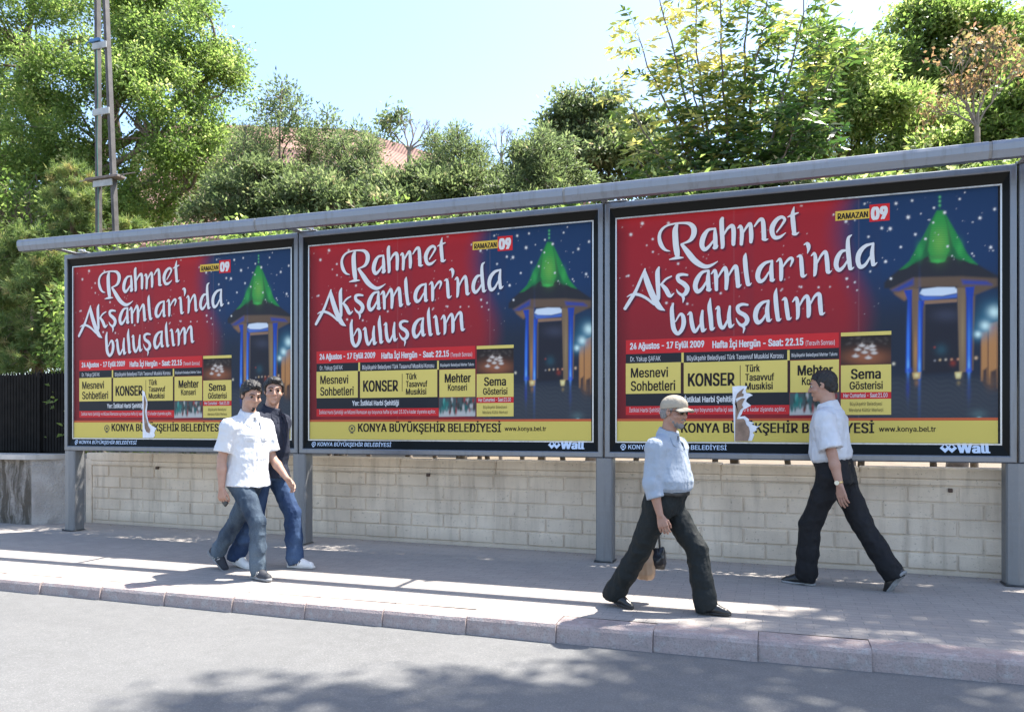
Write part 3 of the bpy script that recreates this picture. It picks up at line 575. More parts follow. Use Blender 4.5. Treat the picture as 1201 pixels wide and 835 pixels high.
def make_billboard():
    bb = empty('billboard', (0, 0, BZ), '', 'billboard')
    w = BS-.012; y1 = .15; fw = .055
    b = MB()                                            # mitred aluminium frame with a rounded front
    def ring(rs):                                       # rs: list of (inset x, inset z, y)
        V = []
        for ix, iz, y in rs: V += [(.006+ix, y, iz), (.006+w-ix, y, iz), (.006+w-ix, y, BH-iz), (.006+ix, y, BH-iz)]
        n = len(rs); return V, [(4*i+k, 4*i+(k+1) % 4, 4*i+4+(k+1) % 4, 4*i+4+k) for i in range(n-1) for k in range(4)]
    V, Fc = ring([(0, 0, y1), (0, 0, .012), (.005, .006, .003), (.012, .012, 0), (.046, .052, 0), (.052, .060, .004), (.054, .063, .016), (.054, .063, .05)]); b.add(V, [f[::-1] for f in Fc])
    b.build('frame', MALU, bb)
    b = MB(); b.box(.02, w-.02, y1-.035, y1-.004, .02, BH-.02); b.build('back_panel', MPOST, bb)
    b = MB(); V, Fc = ring([(.053, .062, .0145), (PU0-.02, PV0-.02, .036)]); b.add(V, [f[::-1] for f in Fc])
    bo = b.build('border', MBORD, bb)
    b = MB(); V, Fc = ring([(PU0-.021, PV0-.021, .0345), (PU0-.021, PV0-.021, .0325), (PU0-.008, PV0-.008, .0325), (PU0-.008, PV0-.008, .052)]); b.add(V, [f[::-1] for f in Fc])
    b.build('trim', MTRIM, bb)
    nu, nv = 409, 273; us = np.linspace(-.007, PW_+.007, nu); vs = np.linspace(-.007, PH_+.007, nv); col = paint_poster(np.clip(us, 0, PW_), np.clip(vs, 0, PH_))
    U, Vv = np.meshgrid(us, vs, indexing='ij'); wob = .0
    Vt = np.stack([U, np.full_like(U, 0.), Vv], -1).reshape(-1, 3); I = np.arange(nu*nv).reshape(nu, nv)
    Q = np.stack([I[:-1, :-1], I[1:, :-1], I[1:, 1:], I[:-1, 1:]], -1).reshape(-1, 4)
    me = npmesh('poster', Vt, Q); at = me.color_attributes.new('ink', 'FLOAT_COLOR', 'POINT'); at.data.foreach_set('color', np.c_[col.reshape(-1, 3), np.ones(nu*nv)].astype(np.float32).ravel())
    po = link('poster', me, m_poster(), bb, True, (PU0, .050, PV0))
    def rect(b, x0, y0, x1, y1, y, bd=3, grid=None):
        (u0, va), (_, vb) = uv(x0, y0, bd), uv(x0, y1, bd); (u1, vc), (_, vd) = uv(x1, y0, bd), uv(x1, y1, bd); t, o_ = (va+vc)/2, (vb+vd)/2
        return (u0, o_, u1, t)
    def panel(b, u0, v0, u1, v1, y): b.add([(u0, y, v0), (u1, y, v0), (u1, y, v1), (u0, y, v1)], [(0, 1, 2, 3)])
    def row(b, xl, yl0, yl1, xr, yr0, yr1, y):            # box from its left and right edges in photo px
        ul, a = uv(xl, yl0); _, b0 = uv(xl, yl1); ur, c_ = uv(xr, yr0); _, d_ = uv(xr, yr1); panel(b, ul, (b0+d_)/2, ur, (a+c_)/2, y); return ul, (b0+d_)/2, ur, (a+c_)/2
    # footer band
    b = MB(); u, v0 = uv(724, 494); panel(b, -.006, -.006, PW_+.006, uv(724, 494.3)[1], -.0015); b.build('footer_band', ink(YEL2), po)
    vt = uv(724, 494.3)[1]; b = MB(); panel(b, -.006, vt, PW_+.006, vt+.024, -.0013); b.build('orange_line', ink(ORG), po)
    b = MB(); panel(b, -.006, vt+.024, .0, vt+.03, -.001)
    # event table
    b = MB(); row(b, 733.3, 398.6, 414.8, 982.7, 390.9, 409, -.0015); b.build('red_banner', ink(REDB), po)
    b = MB(); row(b, 733.5, 476.1, 486.5, 924.8, 475.8, 486.2, -.0015); b.build('red_banner', ink(REDB), po)
    b = MB(); row(b, 985.3, 460, 467.8, 1044.3, 459.7, 467.8, -.0015); b.build('red_banner', ink(REDB), po)
    b = MB(); row(b, 733.3, 414.9, 426.4, 983, 409, 422.3, -.001); b.build('black_strip', ink(DARK), po)
    b = MB(); row(b, 733.5, 461.9, 476.0, 925, 460, 475.7, -.001); b.build('black_strip', ink(DARK), po)
    b = MB(); row(b, 733.3, 426.5, 462, 797.6, 425.3, 461.6, -.0018); b.build('yellow_panel', ink(YEL), po)
    b = MB(); row(b, 801.2, 425.2, 461.6, 922.6, 422.8, 460.2, -.0018); b.build('yellow_panel', ink(YEL), po)
    b = MB(); row(b, 926, 422.7, 460.1, 983, 422, 459.8, -.0018); b.build('yellow_panel', ink(YEL), po)
    b = MB(); row(b, 798.4, 414, 425.6, 801.1, 413.8, 425.5, -.0021); b.build('yellow_panel', ink(YEL), po)
    b = MB(); row(b, 922.4, 410.8, 422.9, 925.2, 410.7, 422.8, -.0021); b.build('yellow_panel', ink(YEL), po)
    b = MB(); row(b, 985.2, 390.4, 394.9, 1044.3, 388, 392.3, -.0021); b.build('yellow_panel', ink(YEL), po)
    b = MB(); row(b, 985.3, 428.3, 460, 1044.3, 427.5, 459.7, -.0018); b.build('yellow_panel', ink(YEL), po)
    b = MB(); row(b, 985.3, 467.9, 486.6, 1044.3, 467.9, 486.2, -.0018); b.build('yellow_panel', ink(YEL), po)
    b = MB(); row(b, 797.6, 426, 462, 801.2, 425.3, 461.6, -.0012); b.build('divider', ink(C(60, 40, 44)), po)
    b = MB(); row(b, 922.6, 422.8, 460, 926, 422.7, 460, -.0012); b.build('divider', ink(C(60, 40, 44)), po)
    b = MB(); row(b, 866.9, 428.6, 452.6, 867.7, 428.6, 452.6, -.0024); b.build('divider', ink(C(60, 40, 44)), po)
    # badge 'RAMAZAN 09'
    b = MB(); row(b, 978.3, 248.5, 259.2, 1018.3, 244.6, 256.3, -.0015); b.build('year_plate', ink(C(210, 184, 84)), po)
    b = MB(); row(b, 1018.2, 241.2, 260.2, 1042, 237.6, 259, -.0018); b.build('year_square', ink(C(200, 44, 52)), po)
    # headline
    ug = np.arange(.03, 2.36, .0042); vg = np.arange(.92, PH_-.004, .0042); Ug, Vg = np.meshgrid(ug, vg, indexing='ij'); Xg, Yg = to_px(Ug, Vg)
    hm = contour_mesh(head_field(Xg, Yg), ug, vg, -.002); link('headline', hm, ink(WHT), po)
    # lettering
    y = -.0032; L = Letters(); T = lambda *a, **k: L.put(*a, y=y, **k)
    L.put('RAMAZAN', 980.9, 257.1, 1016.6, 6.7, .022, y=y, yb1=255.3); T('Mesnevi', 739.3, 442.7, 782.9, 11.0, .014); T('Sohbetleri', 739.3, 458.3, 791.4, 11.2, .014)
    T('KONSER', 806.1, 452.6, 861.1, 14.5, .022); T('Türk', 873.2, 436.2, 890.3, 8, .018); T('Tasavvuf', 873.2, 446.4, 907.2, 8, .018); T('Musıkisi', 873.2, 456.8, 905.6, 8, .018)
    T('Mehter', 521.9, 448, 551.8, 9.9, .02, b=2); T('Konseri', 525.6, 457.7, 547.4, 7.5, .014, b=2); T('Sema', 997, 444.2, 1032.2, 11.5, .018); T('Gösterisi', 995.5, 456.4, 1034.5, 8.8, .015)
    T('Büyükşehir Belediyesi', 996, 475.6, 1033.7, 4.1, .0); T('Mevlana Kültür Merkezi', 995, 482.8, 1035, 4.1, .0)
    T('KONYA BÜYÜKŞEHİR BELEDİYESİ', 422.8, 506, 586.6, 9.6, .018, b=2, yb1=505.2); T('www.konya.bel.tr', 590.5, 504.2, 637.6, 5.0, .01, b=2)
    L.b.build('dark_lettering', ink(INKB), po)
    L = Letters(); T = lambda *a, **k: L.put(*a, y=y, **k)
    T('24 Ağustos - 17 Eylül 2009', 738.2, 409.9, 825.1, 7.4, .028, yb1=407.8); T('Hafta İçi Hergün - Saat: 22.15', 834.6, 408, 941.3, 8, .028, yb1=405.3); T('(Teravih Sonrası)', 944, 404.8, 978, 5.6, -.004)
    T('Dr. Yakup ŞAFAK', 738.6, 423.9, 774, 5.6, .0); T('Büyükşehir Belediyesi Türk Tasavvuf Musıkisi Korosu', 804.9, 422.6, 917.7, 5.6, .004, yb1=420.6); T('Büyükşehir Belediyesi Mehter Takımı', 927.5, 418.4, 981, 3.9, .004, yb1=417.6)
    T('Yer: İstiklal Harbi Şehitliği', 415.8, 475.6, 469.7, 5.6, .02, b=2, yb1=474.2); T("İstiklal Harbi Şehitliği ve Müzesi Ramazan ayı boyunca hafta içi saat 23.00'e kadar ziyarete açıktır.", 377.8, 485.6, 511.9, 4.2, .0, b=2, yb1=483.6)
    T('Her Cumartesi - Saat:21.00', 988.3, 466, 1040, 4.9, .008); T('09', 1019.9, 257, 1039.8, 14, .045)
    L.b.build('white_lettering', ink(WHT), po)
    # emblem: ring with a small star, on the footer and on the black border
    def emblem(b, cx_, cz_, r, y):
        for k in range(16):
            a, a2 = k*math.pi/8, (k+1)*math.pi/8
            b.add([(cx_+rr_*math.cos(t)*r, y, cz_+rr_*math.sin(t)*r) for rr_, t in ((.74, a), (1, a), (1, a2), (.74, a2))], [(0, 1, 2, 3)])
        for k in range(4):
            a = k*math.pi/2+math.pi/4; b.add([(cx_+math.cos(t)*q*r, y-.0004*(k+1), cz_+math.sin(t)*q*r) for t, q in ((a, .62), (a+1.9, .3), (a-1.9, .3))], [(0, 2, 1)])
        b.add([(cx_-.5*r, y-.003, cz_-1.25*r), (cx_+.5*r, y-.003, cz_-1.25*r), (cx_+.25*r, y-.003, cz_-.95*r), (cx_-.25*r, y-.003, cz_-.95*r)], [(0, 1, 2, 3)])
    b = MB(); e0 = uv(415.8, 502.6, 2); emblem(b, e0[0], e0[1]+.005, .043, y); b.build('emblem', ink(C(90, 92, 84)), po)
    # printing on the lower border (slopes with the glass)
    L = Letters(); yb = 0.; 
    v, Fc = bold_geo('KONYA BÜYÜKŞEHİR BELEDİYESİ', .008); L.puv(v, Fc, .115, 1.045, -.082, .042, yb)
    emblem(L.b, .065, -.06, .027, yb)
    v, Fc = bold_geo('Wall', .03); L.puv(v, Fc, 2.955, 3.205, -.086, .078, yb)
    def diamond(cx_, cz_, r, k):
        o_ = [(cx_+math.cos(t)*r, yb-.0006*k, cz_+math.sin(t)*r) for t in (0, 1.5708, 3.1416, 4.7124)]; i_ = [(cx_+math.cos(t)*r*.42, yb-.0006*k, cz_+.28*r+math.sin(t)*r*.42) for t in (0, 1.5708, 3.1416, 4.7124)]
        L.b.add(o_+i_, [(a, (a+1) % 4, 4+(a+1) % 4, 4+a) for a in range(4)])
    diamond(2.865, -.048, .040, 1); diamond(2.917, -.048, .040, 2)
    for q in L.b.V: q.y += .0145+(PV0+q.z-.062)/(PV0-.02-.062)*.0215-.05-.0022
    L.b.build('border_lettering', pmat('pale blue print', (.50, .60, .74), .5, .05), bo, loc=(PU0, .050, PV0))
    return bb
proto = make_billboard()
boards = [proto]+[copy_tree(proto) for _ in range(3)]
LB = ['leftmost billboard, its poster torn above the yellow band, two young men before it', 'middle billboard with the undamaged red event poster, between two posts',
      'large right-hand billboard with a jagged torn brown patch, two men in front', 'billboard at the right edge, only a sliver of its frame showing']
for i, o in enumerate(boards):
    o.location = (i*BS, 0, BZ); o['label'] = LB[i]; o['group'] = 'billboards along the wall'
def kid(o, n): return [c for c in o.children if c.name.split('.')[0] == n][0]
def torn(board, z, white, brown, bd, flap):
    po = kid(board, 'poster'); H1 = HB[bd]
    def q(pts, y): return [(*uv(z[0]+x/z[2], z[1]+y_/z[2], bd)[:1], y, uv(z[0]+x/z[2], z[1]+y_/z[2], bd)[1]) for x, y_ in pts]
    rr = random.Random(9); wp = q(white, -.0045); n = len(wp); b = MB(); b.add([(x, y-abs(rr.gauss(0, .002)), z_) for x, y, z_ in wp], [tuple(range(n))]); w = b.build('torn_paper', pmat('torn white paper', (.72, .73, .76), .8, .08, 20, .3, 90), po)
    bp = q(brown, -.0105); b = MB(); b.add(bp, [tuple(range(len(bp)))]); b.build('bare_board', pmat('brown backing board', (.30, .20, .14), .85, .35, 8, .2, 60), po)
    return w
HB[1] = homog([(81.5, 311.5), (337.5, 291.5), (339.5, 511), (82.5, 512.5)], _rect)
ZT = (720, 380, 3.532)
torn(boards[2], ZT, [(488,260),(515,257),(550,258),(543,275),(546,286),(560,288),(573,296),(556,304),(548,312),(545,322),(566,338),(548,348),(533,356),(528,372),(520,384),(540,382),(558,395),(556,402),(580,410),(568,416),(590,424),(606,421),(588,432),(590,440),(572,450),(580,458),(570,484),(498,486)],
     [(502,308),(508,290),(516,282),(528,272),(537,268),(530,280),(528,288),(536,290),(534,300),(520,302),(502,310),(499,332),(512,318),(528,308),(541,309),(534,322),(528,336),(534,346),(522,356),(514,372),(507,394),(520,394),(534,392),(542,400),(546,416),(556,426),(561,444),(560,462),(554,484),(500,485)], 3, False)
ZU = (70, 390, 5.459)
torn(boards[0], ZU, [(519,358),(533,372),(541,400),(552,430),(553,452),(549,480),(546,510),(555,545),(562,570),(585,590),(614,604),(604,618),(598,636),(604,652),(592,666),(523,668)],
     [(530,392),(538,410),(546,440),(542,470),(538,500),(543,532),(552,560),(560,590),(573,612),(568,636),(548,628),(538,606),(533,560),(529,500)], 1, True)

# posts under the joints
for i in range(5):
    t = empty('billboard_post', (i*BS+(0 if i else .085), .06, 0), ['grey steel post under the left end of the leftmost billboard', 'grey steel post under the joint, right behind the young men', 'grey steel post under the joint left of the capped man', 'grey steel post at the right edge of the picture', ''][i] or 'x', 'post', group='posts carrying the billboards')
    if i == 4: t['label'] = 'grey steel post beyond the right edge billboard'
    b = MB(); pr = [(-.084, .10), (-.084, -.035), (-.072, -.05), (-.012, -.062), (.0, -.064), (.012, -.062), (.072, -.05), (.084, -.035), (.084, .10)]
    n = len(pr); V = [(x, y, -.02) for x, y in pr]+[(x, y, BZ-.002) for x, y in pr]
    b.add(V, [(k, (k+1) % n, n+(k+1) % n, n+k) for k in range(n)]+[tuple(range(n))[::-1], tuple(range(n, 2*n))]); b.build('shaft', MPOST, t)
    b = MB(); b.box(-.098, .098, -.08, .11, .012, .022, .004)
    for bx in (-.082, .082): b.tube([(bx, -.072, .02), (bx, -.072, .034)], .011, 6); b.build('base_plate', MPOST, t)
    if i == 4: [bpy.data.objects.remove(c) for c in list(t.children)]; bpy.data.objects.remove(t)

# lighting rail in front of the top edge
RY = -.40
ra = empty('light_rail', (P(25, 282, RY).x, RY, 3.52), 'long grey aluminium lighting rail carried along the tops of all billboards', 'rail')
jx = [P(25, 282, RY).x, P(303, 258, RY).x, P(663, 223, RY).x, P(1160, 168, RY).x, P(1160, 168, RY).x+3.5]
def zt(i): return [3.665, 3.625, 3.607, 3.622, 3.63][i]
prof = [(-.062, -.082), (-.066, -.034), (-.054, -.008), (-.034, .002), (.05, .002), (.06, -.01), (.06, -.1), (.03, -.138), (-.035, -.138)]
for i in range(4):
    b = MB(); a, c = jx[i]+(.012 if i else 0)-ra.location.x, jx[i+1]-.012-ra.location.x; n = len(prof)
    V = [(a, y, zt(i)-3.52+z) for y, z in prof]+[(c, y, zt(i+1)-3.52+z) for y, z in prof]
    b.add(V, [(k, (k+1) % n, n+(k+1) % n, n+k) for k in range(n)]+[tuple(range(n))[::-1], tuple(range(n, 2*n))]); b.build('rail_segment', MRAIL, ra)
    if i: b = MB(); b.prism([(y*.93, zt(i)-3.52+z*.95-.004) for y, z in prof], jx[i]-ra.location.x-.02, jx[i]-ra.location.x+.02); b.build('joint_collar', MPOST, ra)
for i in range(4):
    b = MB(); x = i*BS+(.16 if i == 0 else .0)-ra.location.x
    z_ = 3.557+.006-3.52; b.box(x, x+.045, -.01, .46, z_, z_+.012, .003); b.box(x-.015, x+.23, .40, .50, z_-.002, z_+.009, .003); b.box(x+.02, x+.06, -.01, .05, z_-.045, z_+.012, .003); b.box(x+.13, x+.17, .36, .45, z_+.012, z_+.035, .004); b.tube([(x+.19, .40, z_+.01), (x+.19, .40, z_+.04)], .012, 8); b.box(x-.01, x+.012, .05, .44, z_-.012, z_, .002)
    b.build('bracket', MTRIM, ra)
# ------------------------------------------------------------------ utility pole
MPOLE = pmat('weathered grey steel', (.085, .078, .074), .7, .35, 7, .2, 60, .1)
PY = 1.75
tp, bt = P(114.5, 0, PY), P(116, 290, PY); tr, br_ = P(124, 0, PY), P(136.5, 290, PY)
up = empty('utility_pole', (bt.x, PY, .25), 'tall steel pole of two uprights tied by plates, behind the leftmost billboard', 'pole')
def along(a, b_, z): t = (z-a.z)/(b_.z-a.z); return a.lerp(b_, t)
def chan(a, b_, z0, z1, name):
    p, q = along(a, b_, z0)-up.location, along(a, b_, z1)-up.location; w, d = .027, .04; b = MB()
    pr = [(-w, -d), (w, -d), (w, d), (-w, d)]
    b.add([(p.x+x, p.y+y, p.z) for x, y in pr]+[(q.x+x, q.y+y, q.z) for x, y in pr], [(k, (k+1) % 4, 4+(k+1) % 4, 4+k) for k in range(4)]+[(3,2,1,0), (4,5,6,7)]); 
    b.add([(p.x-w*.5, p.y-d-.003, p.z), (p.x+w*.15, p.y-d-.003, p.z), (q.x+w*.15, q.y-d-.003, q.z), (q.x-w*.5, q.y-d-.003, q.z)], [(0,1,2,3)])
    b.build(name, MPOLE, up)
chan(tp, bt, .25, 9.5, 'upright'); chan(tr, br_, .25, 9.5, 'upright')
MBAT = pmat('pale galvanised plate', (.32, .33, .32), .6, .2, 9)
for Yp in (56, 133.5, 217, 300, -40, -130):
    z = P(120, Yp, PY).z; a, c = along(tp, bt, z)-up.location, along(tr, br_, z)-up.location
    b = MB(); b.box(a.x-.04, c.x+.04, -.075, -.053, a.z-.05, a.z+.05, .004); b.build('batten_plate', MBAT, up)
z = P(120, 211, PY).z-.25; b = MB(); b.box(P(106, 211, PY).x-bt.x, P(144, 211, PY).x-bt.x, -.11, .06, z-.018, z+.018, .004); b.tube([(P(95, 213, PY).x-bt.x, -.03, z+.005), (P(160, 209, PY).x-bt.x, -.03, z+.03)], .008, 6); b.build('cross_plate', pmat('weathered timber plate', (.16, .13, .115), .85, .3, 9), up)
z = P(112, 49, PY).z-.25; b = MB(); b.box(P(108, 49, PY).x-bt.x, P(119.5, 49, PY).x-bt.x, -.062, .055, z-.03, z+.02, .006); b.tube([(P(107, 52, PY).x-bt.x, -.05, z-.01), (P(104, 54, PY).x-bt.x, -.06, z-.06)], .012, 6); b.build('strap', pmat('blue strap', (.06, .17, .36), .6), up)
b = MB(); q0 = [(P(X_, Y_, PY).x-bt.x, -.06+.0*k, P(X_, Y_, PY).z-.25) for k, (X_, Y_) in enumerate(((117, 60), (118.5, 110), (117.5, 170), (119, 230), (119, 290)))]; b.tube(q0, .007, 6); b.build('cable', pmat('green cable', (.03, .12, .09), .5), up)

# ------------------------------------------------------------------ house with a tiled roof beyond the garden
HY = 21.
def m_roof():
    t = NT('clay roof tiles'); w = t.n('ShaderNodeTexWave', wave_type='BANDS', bands_direction='X'); w.inputs['Scale'].default_value = 1.6; w.inputs['Distortion'].default_value = .4; v = t.coord(); t.l(v, w.inputs[0])
    n = t.noise(v, 1.2, 5); n2 = t.noise(v, 9, 4); c = t.ramp(n, [(.3, (.30, .155, .11)), (.7, (.38, .22, .165))]); c = t.mix(t.ramp(n2, [(.4, .5), (.6, 0.)]), c, (.24, .12, .085))
    t.bsdf(c, .85, t.bump(w.outputs['Fac'], .8, .05)); return t.m
a0, a1, a2 = P(255, 136, HY+6), P(415, 152, HY+6), P(690, 236, HY)
ho = empty('house', (a1.x, HY, 0), 'house with a long pinkish tiled roof half hidden by bushes', 'house'); o = ho.location
b = MB(); e0 = P(180, 238, HY); zE = a2.z
rid0, rid1 = Vector((a0.x-3, HY+6, a0.z)), Vector((a1.x, HY+6, a1.z)); ev0, ev1, ev2, ev3 = Vector((e0.x-4, HY, zE)), Vector((a2.x, HY, zE)), Vector((a2.x+1, HY+12, zE)), Vector((e0.x-4, HY+12, zE))
V = [p-o for p in (ev0, ev1, rid1, rid0, ev2, ev3)]; b.add(V, [(0,1,2,3), (1,4,2), (4,5,3,2)]); b.add([v+Vector((0,0,-.18)) for v in V], [(3,2,1,0)]); b.add([V[0], V[1], V[1]+Vector((0,0,-.18)), V[0]+Vector((0,0,-.18)), V[4], V[4]+Vector((0,0,-.18))], [(3,2,1,0), (1,2,5,4)])
b.build('roof', m_roof(), ho)
b = MB(); b.box(ev0.x-o.x+.4, ev1.x-o.x-.5, .5, 11.5, 0, zE-.05); b.build('walls', pmat('cream render', (.55, .50, .42), .9, .1, 2.), ho)
for k in range(4):
    x = ev0.x-o.x+2.5+k*3.4; b = MB(); b.box(x, x+1.1, .42, .52, 2.2, 3.7, .02); b.build('window', pmat('dark window', (.03, .035, .04), .15), ho)

# ------------------------------------------------------------------ trees
def m_leaf(name, stops, trans=.6, rough=.5, spec=.25):
    t = NT(name); a = t.n('ShaderNodeAttribute', attribute_name='tint'); c = t.ramp(a.outputs['Fac'], stops)
    b = t.n('ShaderNodeBsdfPrincipled'); t.l(c, b.inputs['Base Color']); b.inputs['Roughness'].default_value = rough; b.inputs['Specular IOR Level'].default_value = spec
    tr = t.n('ShaderNodeBsdfTranslucent'); h = t.n('ShaderNodeHueSaturation'); h.inputs['Saturation'].default_value = 1.15; h.inputs['Value'].default_value = 2.3; h.inputs['Hue'].default_value = .495; t.l(c, h.inputs['Color']); t.l(h.outputs[0], tr.inputs['Color'])
    m = t.n('ShaderNodeMixShader'); m.inputs[0].default_value = trans; t.l(b.outputs[0], m.inputs[1]); t.l(tr.outputs[0], m.inputs[2]); t.l(m.outputs[0], t.out.inputs[0]); return t.m
LEAF_A = m_leaf('broad leaf', [(0, (0.058, 0.096, 0.031)), (.5, (0.134, 0.192, 0.059)), (.85, (0.237, 0.288, 0.109)), (1, (0.371, 0.371, 0.179))])
LEAF_B = m_leaf('grey green leaf', [(0, (.050, .072, .034)), (.5, (.108, .142, .064)), (.85, (.175, .205, .10)), (1, (.27, .235, .145))], .5)
LEAF_ASH = m_leaf('ash leaf', [(0, (.030, .062, .020)), (.42, (.075, .125, .036)), (.60, (.185, .225, .070)), (.80, (.42, .40, .13)), (1, (.60, .53, .20))], .48, .35, .45)
LEAF_P = m_leaf('pine needle', [(0, (.060, .095, .034)), (.5, (.155, .215, .075)), (.8, (.26, .30, .11)), (1, (.33, .27, .13))], .3)
LEAF_R = m_leaf('rusty leaf', [(0, (.13, .16, .06)), (.4, (.19, .14, .075)), (1, (.32, .185, .12))], .45)
BARK = pmat('grey brown bark', (.17, .135, .105), .9, .4, 12, .5, 40); BARK2 = pmat('pale twig bark', (.27, .22, .175), .9, .3, 12, .3, 40)
def unit(a): return a/np.maximum(np.linalg.norm(a, axis=1, keepdims=True), 1e-9)
def leaf_geo(Pp, D, L, Wd, rng, fold=.25):
    n = len(Pp); D = unit(D); S = unit(np.cross(D, rng.normal(size=(n, 3)))); N = np.cross(S, D); L = L[:, None]; Wd = Wd[:, None]
    v0 = Pp; v1 = Pp+D*L*.42+S*Wd*.5+N*Wd*fold; v2 = Pp+D*L-N*L*.08; v3 = Pp+D*L*.42-S*Wd*.5+N*Wd*fold
    return np.stack([v0, v1, v2, v3], 1).reshape(-1, 3), np.arange(4*n).reshape(n, 4)
def crown_mesh(name, V, Q, tint, mats, parent, per=4):
    me = npmesh(name, V, Q); at = me.attributes.new('tint', 'FLOAT', 'POINT'); at.data.foreach_set('value', np.repeat(np.clip(tint, 0, 1), per).astype(np.float32))
    return link(name, me, mats, parent)
def limb(b, p, q, r0, r1, rng, n=5, wob=.08, k=6):
    p, q = np.array(p, float), np.array(q, float); L = np.linalg.norm(q-p); pts = []
    for i in range(n+1):
        t = i/n; w = rng.normal(size=3)*wob*L*(0 if i in (0, n) else .5); pts.append(Vector(p*(1-t)+q*t+w+np.array([0, 0, .10*L*math.sin(t*math.pi)])))
    b.tube(pts, [r0+(r1-r0)*i/n for i in range(n+1)], k, False); return pts
def tree(name, label, cat, y, Xb, lobes, nleaf, L, Wd, mat, trunk=.15, clump=.34, tintb=0., seed=1, zb=.2, group=None, droop=.35, per=34, twigs=True, bark=None, wl=(), hollow=.5, sub=0.):
    # lobes: (X, Y, rx_px, ry_px, depth offset m)
    rng = np.random.default_rng(seed); base = Vector((P(Xb, 300, y).x, y, zb)); root = empty(name, base, label, cat, group=group); o = np.array(base)
    cen, rad = [], []
    for X, Y, rx, ry, dy in lobes:
        c = np.array(P(X, Y, y+dy)); s = ppm(X, y+dy); cen.append(c-o); rad.append(np.array([rx/s, (rx+ry)*.5/s, ry/s]))
    for x_, y_, z_, rx_, rz_ in wl: cen.append(np.array([x_, y_, z_])-o); rad.append(np.array([rx_, rx_*.9, rz_]))
    cen, rad = np.array(cen), np.array(rad); wgt = np.array([r[0]*r[2] for r in rad])**.9; wgt /= wgt.sum()
    ncl = max(4, int(nleaf/per)); li = rng.choice(len(cen), ncl, p=wgt)
    d = unit(rng.normal(size=(ncl, 3))); r = (hollow+(1-hollow)*rng.random(ncl)**.6)*(1+.10*rng.normal(size=ncl)); cc = cen[li]+d*rad[li]*r[:, None]
    if sub:                                             # boughs: clumps gather round a number of leafy boughs, with gaps between
        ns = max(6, int(sum(4*r_[0]*r_[2] for r_ in rad)/sub**2*1.15)); sl_ = rng.choice(len(cen), ns, p=wgt); sd = unit(rng.normal(size=(ns, 3))+np.array([0, -.35, .15])); sc_ = cen[sl_]+sd*rad[sl_]*(.62+.42*rng.random(ns))[:, None]
        si = rng.integers(0, ns, ncl); li = sl_[si]; d = unit(sd[si]+.6*unit(rng.normal(size=(ncl, 3)))); cc = sc_[si]+unit(rng.normal(size=(ncl, 3)))*(sub*.75*rng.random(ncl)**.5)[:, None]*np.array([1, 1, .62])
    m = per+rng.integers(-per//3, per//3, ncl); ci = np.repeat(np.arange(ncl), m); n = len(ci)
    sz = clump*np.exp(rng.normal(size=ncl)*.25)
    Pp = cc[ci]+rng.normal(size=(n, 3))*sz[ci][:, None]*np.array([.5, .5, .36])
    out = unit(Pp-cc[ci]); D = out*.8+d[ci]*.35+rng.normal(size=(n, 3))*.55+np.array([0, 0, -droop])
    tint = .45+.20*rng.normal(size=ncl)[ci]+.13*rng.normal(size=n)+tintb
    V, Q = leaf_geo(Pp, D, L*(.7+.6*rng.random(n)), Wd*(.7+.6*rng.random(n)), rng)
    b = MB(); top = cen[np.argmax(wgt)]; fork = np.array([top[0]*.35, top[1]*.35, max(.4, min(c[2]-r_[2] for c, r_ in zip(cen, rad))*.9)])
    limb(b, (0, 0, -.1), fork, trunk, trunk*.75, rng, 6, .03, 9)
    for c, r_ in zip(cen, rad): limb(b, fork, c+np.array([0, 0, -r_[2]*.2]), trunk*.55, trunk*.18, rng, 6, .10, 7) if not len(wl) else limb(b, fork, c, .04, .012, rng, 6, .10, 5)
    if twigs:
        for k in range(0, ncl, max(1, ncl//260)):
            limb(b, cen[li[k]]+np.array([0, 0, -rad[li[k]][2]*.25]), cc[k], trunk*.14, .006, rng, 4, .12, 4)
    b.build('trunk', bark or BARK, root, True)
    crown_mesh('crown', V, Q, tint, mat, root); return root

# big broadleaf tree on the left
tree('broadleaf_tree', 'largest tree, a tall broad green crown at the upper left above the leftmost billboard', 'tree', 6.0, 120,
     [(40,60,95,80,0), (-60,90,90,110,0), (120,150,100,90,-.3), (195,60,80,70,.3), (225,105,62,60,.2), (180,150,90,70,-.6), (90,235,95,60,-.6), (215,215,60,50,-.3), (20,190,90,80,-.4), (190,10,70,60,.6), (-70,210,80,80,0), (40,-60,120,70,0), (150,265,90,40,-.5), (252,45,30,36,.3), (240,165,36,38,0)],
     190000, .078, .043, LEAF_A, .26, .22, -.02, 1, per=36, sub=.62)
# dark tree at far left behind the pine
tree('broadleaf_tree', 'dark green tree low at the left edge behind the yellowish pine', 'tree', 3.6, -10, [(-20,330,70,60,0), (30,270,60,60,0), (20,400,60,40,.3), (60,340,45,60,.5)], 16000, .10, .055, LEAF_A, .12, .3, -.10, 2)
